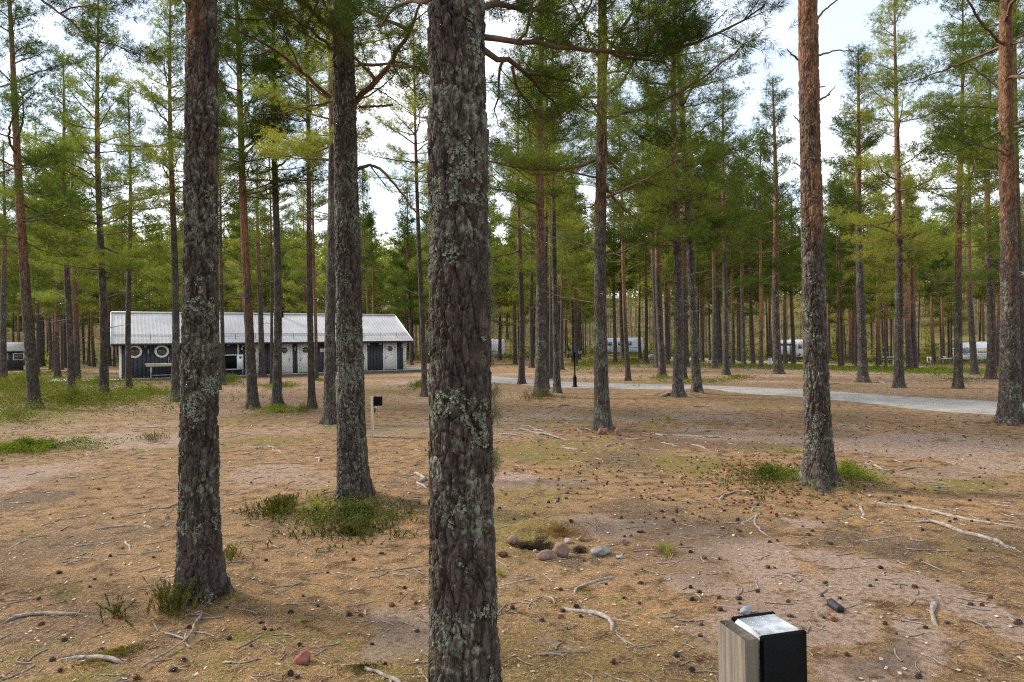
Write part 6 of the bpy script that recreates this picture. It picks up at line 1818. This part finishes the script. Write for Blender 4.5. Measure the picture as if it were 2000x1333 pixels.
plant('h', 305, 862, 36, 8, 90, .16, 'dark heather sprigs on open ground left of the flared pine', 13, 50)
plant('b', 55, 880, 140, 15, 380, .14, 'bright green bilberry patch at the left edge', 14, 9, .026)
plant('h', 1052, 778, 60, 7, 90, .28, 'heather tussock around the stout grey pine', 15, 60)
plant('b', 545, 804, 65, 8, 130, .16, 'bilberry at the foot of the pale grey pine', 16, 8, .034)
plant('h', 597, 806, 22, 7, 90, .22, 'brown heather beside the pale grey pine', 17, 50)
plant('b', 825, 757, 34, 6, 70, .22, 'bright bilberry behind the thin grey pine', 18, 9, .042)
plant('b', 448, 748, 26, 10, 50, .30, 'bilberry bushes before the service counter', 19, 10, .045)
plant('b', 545, 757, 32, 6, 50, .20, 'bilberry patch before the middle hut doors', 20, 9, .042)
plant('b', 625, 745, 10, 3, 50, .18, 'small bilberry tuft under the slim orange pine', 21, 9, .042)
plant('b', 1360, 748, 80, 5, 45, .14, 'bright green verge along the far side of the road', 22, 8, .042)
plant('b', 640, 832, 30, 5, 120, .08, 'sparse bilberry at the foot of the half-hidden grey pine', 23, 8, .026)

# ground cover in the distance and on the left: nobody could count it
def ground_cover():
    g = np.random.default_rng(505)
    m = MB()
    spec = [ # u, v, ru, rv, density, height, leaf, heather share
        (140, 800, 260, 34, 105, .36, .036, .68), (40, 770, 140, 28, 90, .40, .042, .7), (290, 775, 120, 20, 45, .20, .038, .15), (190, 755, 150, 10, 40, .30, .044, .4), (30, 828, 90, 18, 90, .30, .032, .75),
        (70, 735, 120, 8, 12, .25, .06, .5), (1150, 722, 75, 18, 14, .25, .055, .4), (1235, 712, 120, 9, 9, .3, .07, .4), (1290, 742, 60, 5, 26, .16, .045, .05), (1440, 741, 70, 5, 24, .16, .045, .1),
        (1000, 702, 60, 8, 8, .25, .07, .25), (830, 705, 50, 7, 8, .25, .07, .3), (1730, 724, 130, 9, 14, .25, .055, .08), (1840, 734, 130, 9, 16, .25, .05, .15), (1560, 722, 120, 6, 12, .22, .055, .2), (1950, 735, 70, 9, 16, .25, .05, .2),
        (1650, 703, 200, 4, 5, .3, .085, .6), (1870, 712, 130, 5, 6, .3, .085, .6), (1400, 700, 180, 6, 4, .3, .085, .5), (1880, 745, 70, 5, 20, .18, .045, .1), (1430, 717, 80, 5, 8, .25, .06, .3), (350, 740, 60, 5, 10, .15, .05, .2)]
    for (u, v, ru, rv, dn, h, lf, hs) in spec:
        P, q = spots_in(u, v, ru, rv, dn * .55, g)
        pick = g.random(len(P)) < hs
        leaves(m, P[~pick], q[~pick], g, 7, lf * 1.2, h, 0); leaves(m, P[pick], q[pick], g, 7, lf, h * 1.1, 1)
    # undergrowth on the forest floor far behind
    n = 15000
    d = 75 + 190 * g.random(n) ** .8; x = d * g.uniform(-.9, .9, n)
    P = np.stack([x, d, terrain(x, d)], -1); pick = g.random(n) < .5
    leaves(m, P[pick], np.full(pick.sum(), .5), g, 2, .42, .7, 0); leaves(m, P[~pick], np.full((~pick).sum(), .5), g, 2, .42, .6, 1)
    tag(m.build('ground_cover', [M['bilberry'], M['heather']]), 'bilberry and heather carpet under the background pines', 'ground cover', kind='stuff')
ground_cover()

# moss cushions and grass tufts
def cushion(kind, u, v, ru, rv, dens, ln, label, seed, name, cat):
    g = np.random.default_rng(seed); P, q = spots_in(u, v, ru, rv, dens, g)
    m = MB(); P = P + np.stack([0 * q, 0 * q, .018 * (1 - q) * (kind == 'moss')], -1)
    d = np.tile([0, 0, 1.0], (len(P), 1)) + g.normal(size=(len(P), 3)) * (.45 if kind == 'moss' else .3)
    blades(m, P, d, g, 5 if kind == 'moss' else (4 if kind == 'rust_grass' else 9), ln, ln * (.22 if kind == 'moss' else .05), .6 if kind == 'moss' else .3, .004)
    tag(m.build(name, M[kind]), label, cat, kind='stuff')
cushion('moss', 225, 1279, 78, 11, 9000, .014, 'bright yellow-green moss cushion at lower left', 61, 'moss_cushion', 'moss')
cushion('moss', 180, 1300, 70, 8, 5000, .014, 'olive moss below the thick pale root at lower left', 62, 'moss_cushion', 'moss')
cushion('moss', 705, 1309, 62, 13, 7000, .014, 'olive moss around the root at the bottom edge', 63, 'moss_cushion', 'moss')
cushion('moss', 1141, 1153, 20, 6, 6000, .014, 'small brown moss cushion under the arching root', 64, 'moss_cushion', 'moss')
cushion('moss', 430, 1165, 32, 16, 5000, .014, 'olive moss right of the flared pine base', 65, 'moss_cushion', 'moss')
cushion('moss', 592, 1222, 30, 8, 5000, .013, 'flat olive moss on the litter between the two front pines', 66, 'moss_cushion', 'moss')
cushion('moss', 1085, 1190, 17, 4, 5000, .013, 'small olive moss beside the twisted root', 67, 'moss_cushion', 'moss')
cushion('grass', 1302, 1082, 22, 9, 700, .09, 'pale green grass tuft right of the fire pit', 68, 'grass_tuft', 'grass')
cushion('grass', 1306, 821, 7, 4, 300, .14, 'small grass tuft on open ground behind the fire pit', 69, 'grass_tuft', 'grass')
cushion('rust_grass', 1093, 1038, 62, 14, 4200, .04, 'rusty dry grass on the turf hump of the fire pit', 70, 'grass_tuft', 'grass')
cushion('grass', 975, 1125, 14, 10, 500, .07, 'grass wisps beside the nearest trunk', 71, 'grass_tuft', 'grass')
cushion('grass', 1545, 885, 25, 4, 220, .09, 'thin grass left of the orange pine on sand', 72, 'grass_tuft', 'grass')
cushion('grass', 1835, 862, 22, 4, 160, .08, 'faint grass on the open ground at right', 73, 'grass_tuft', 'grass')
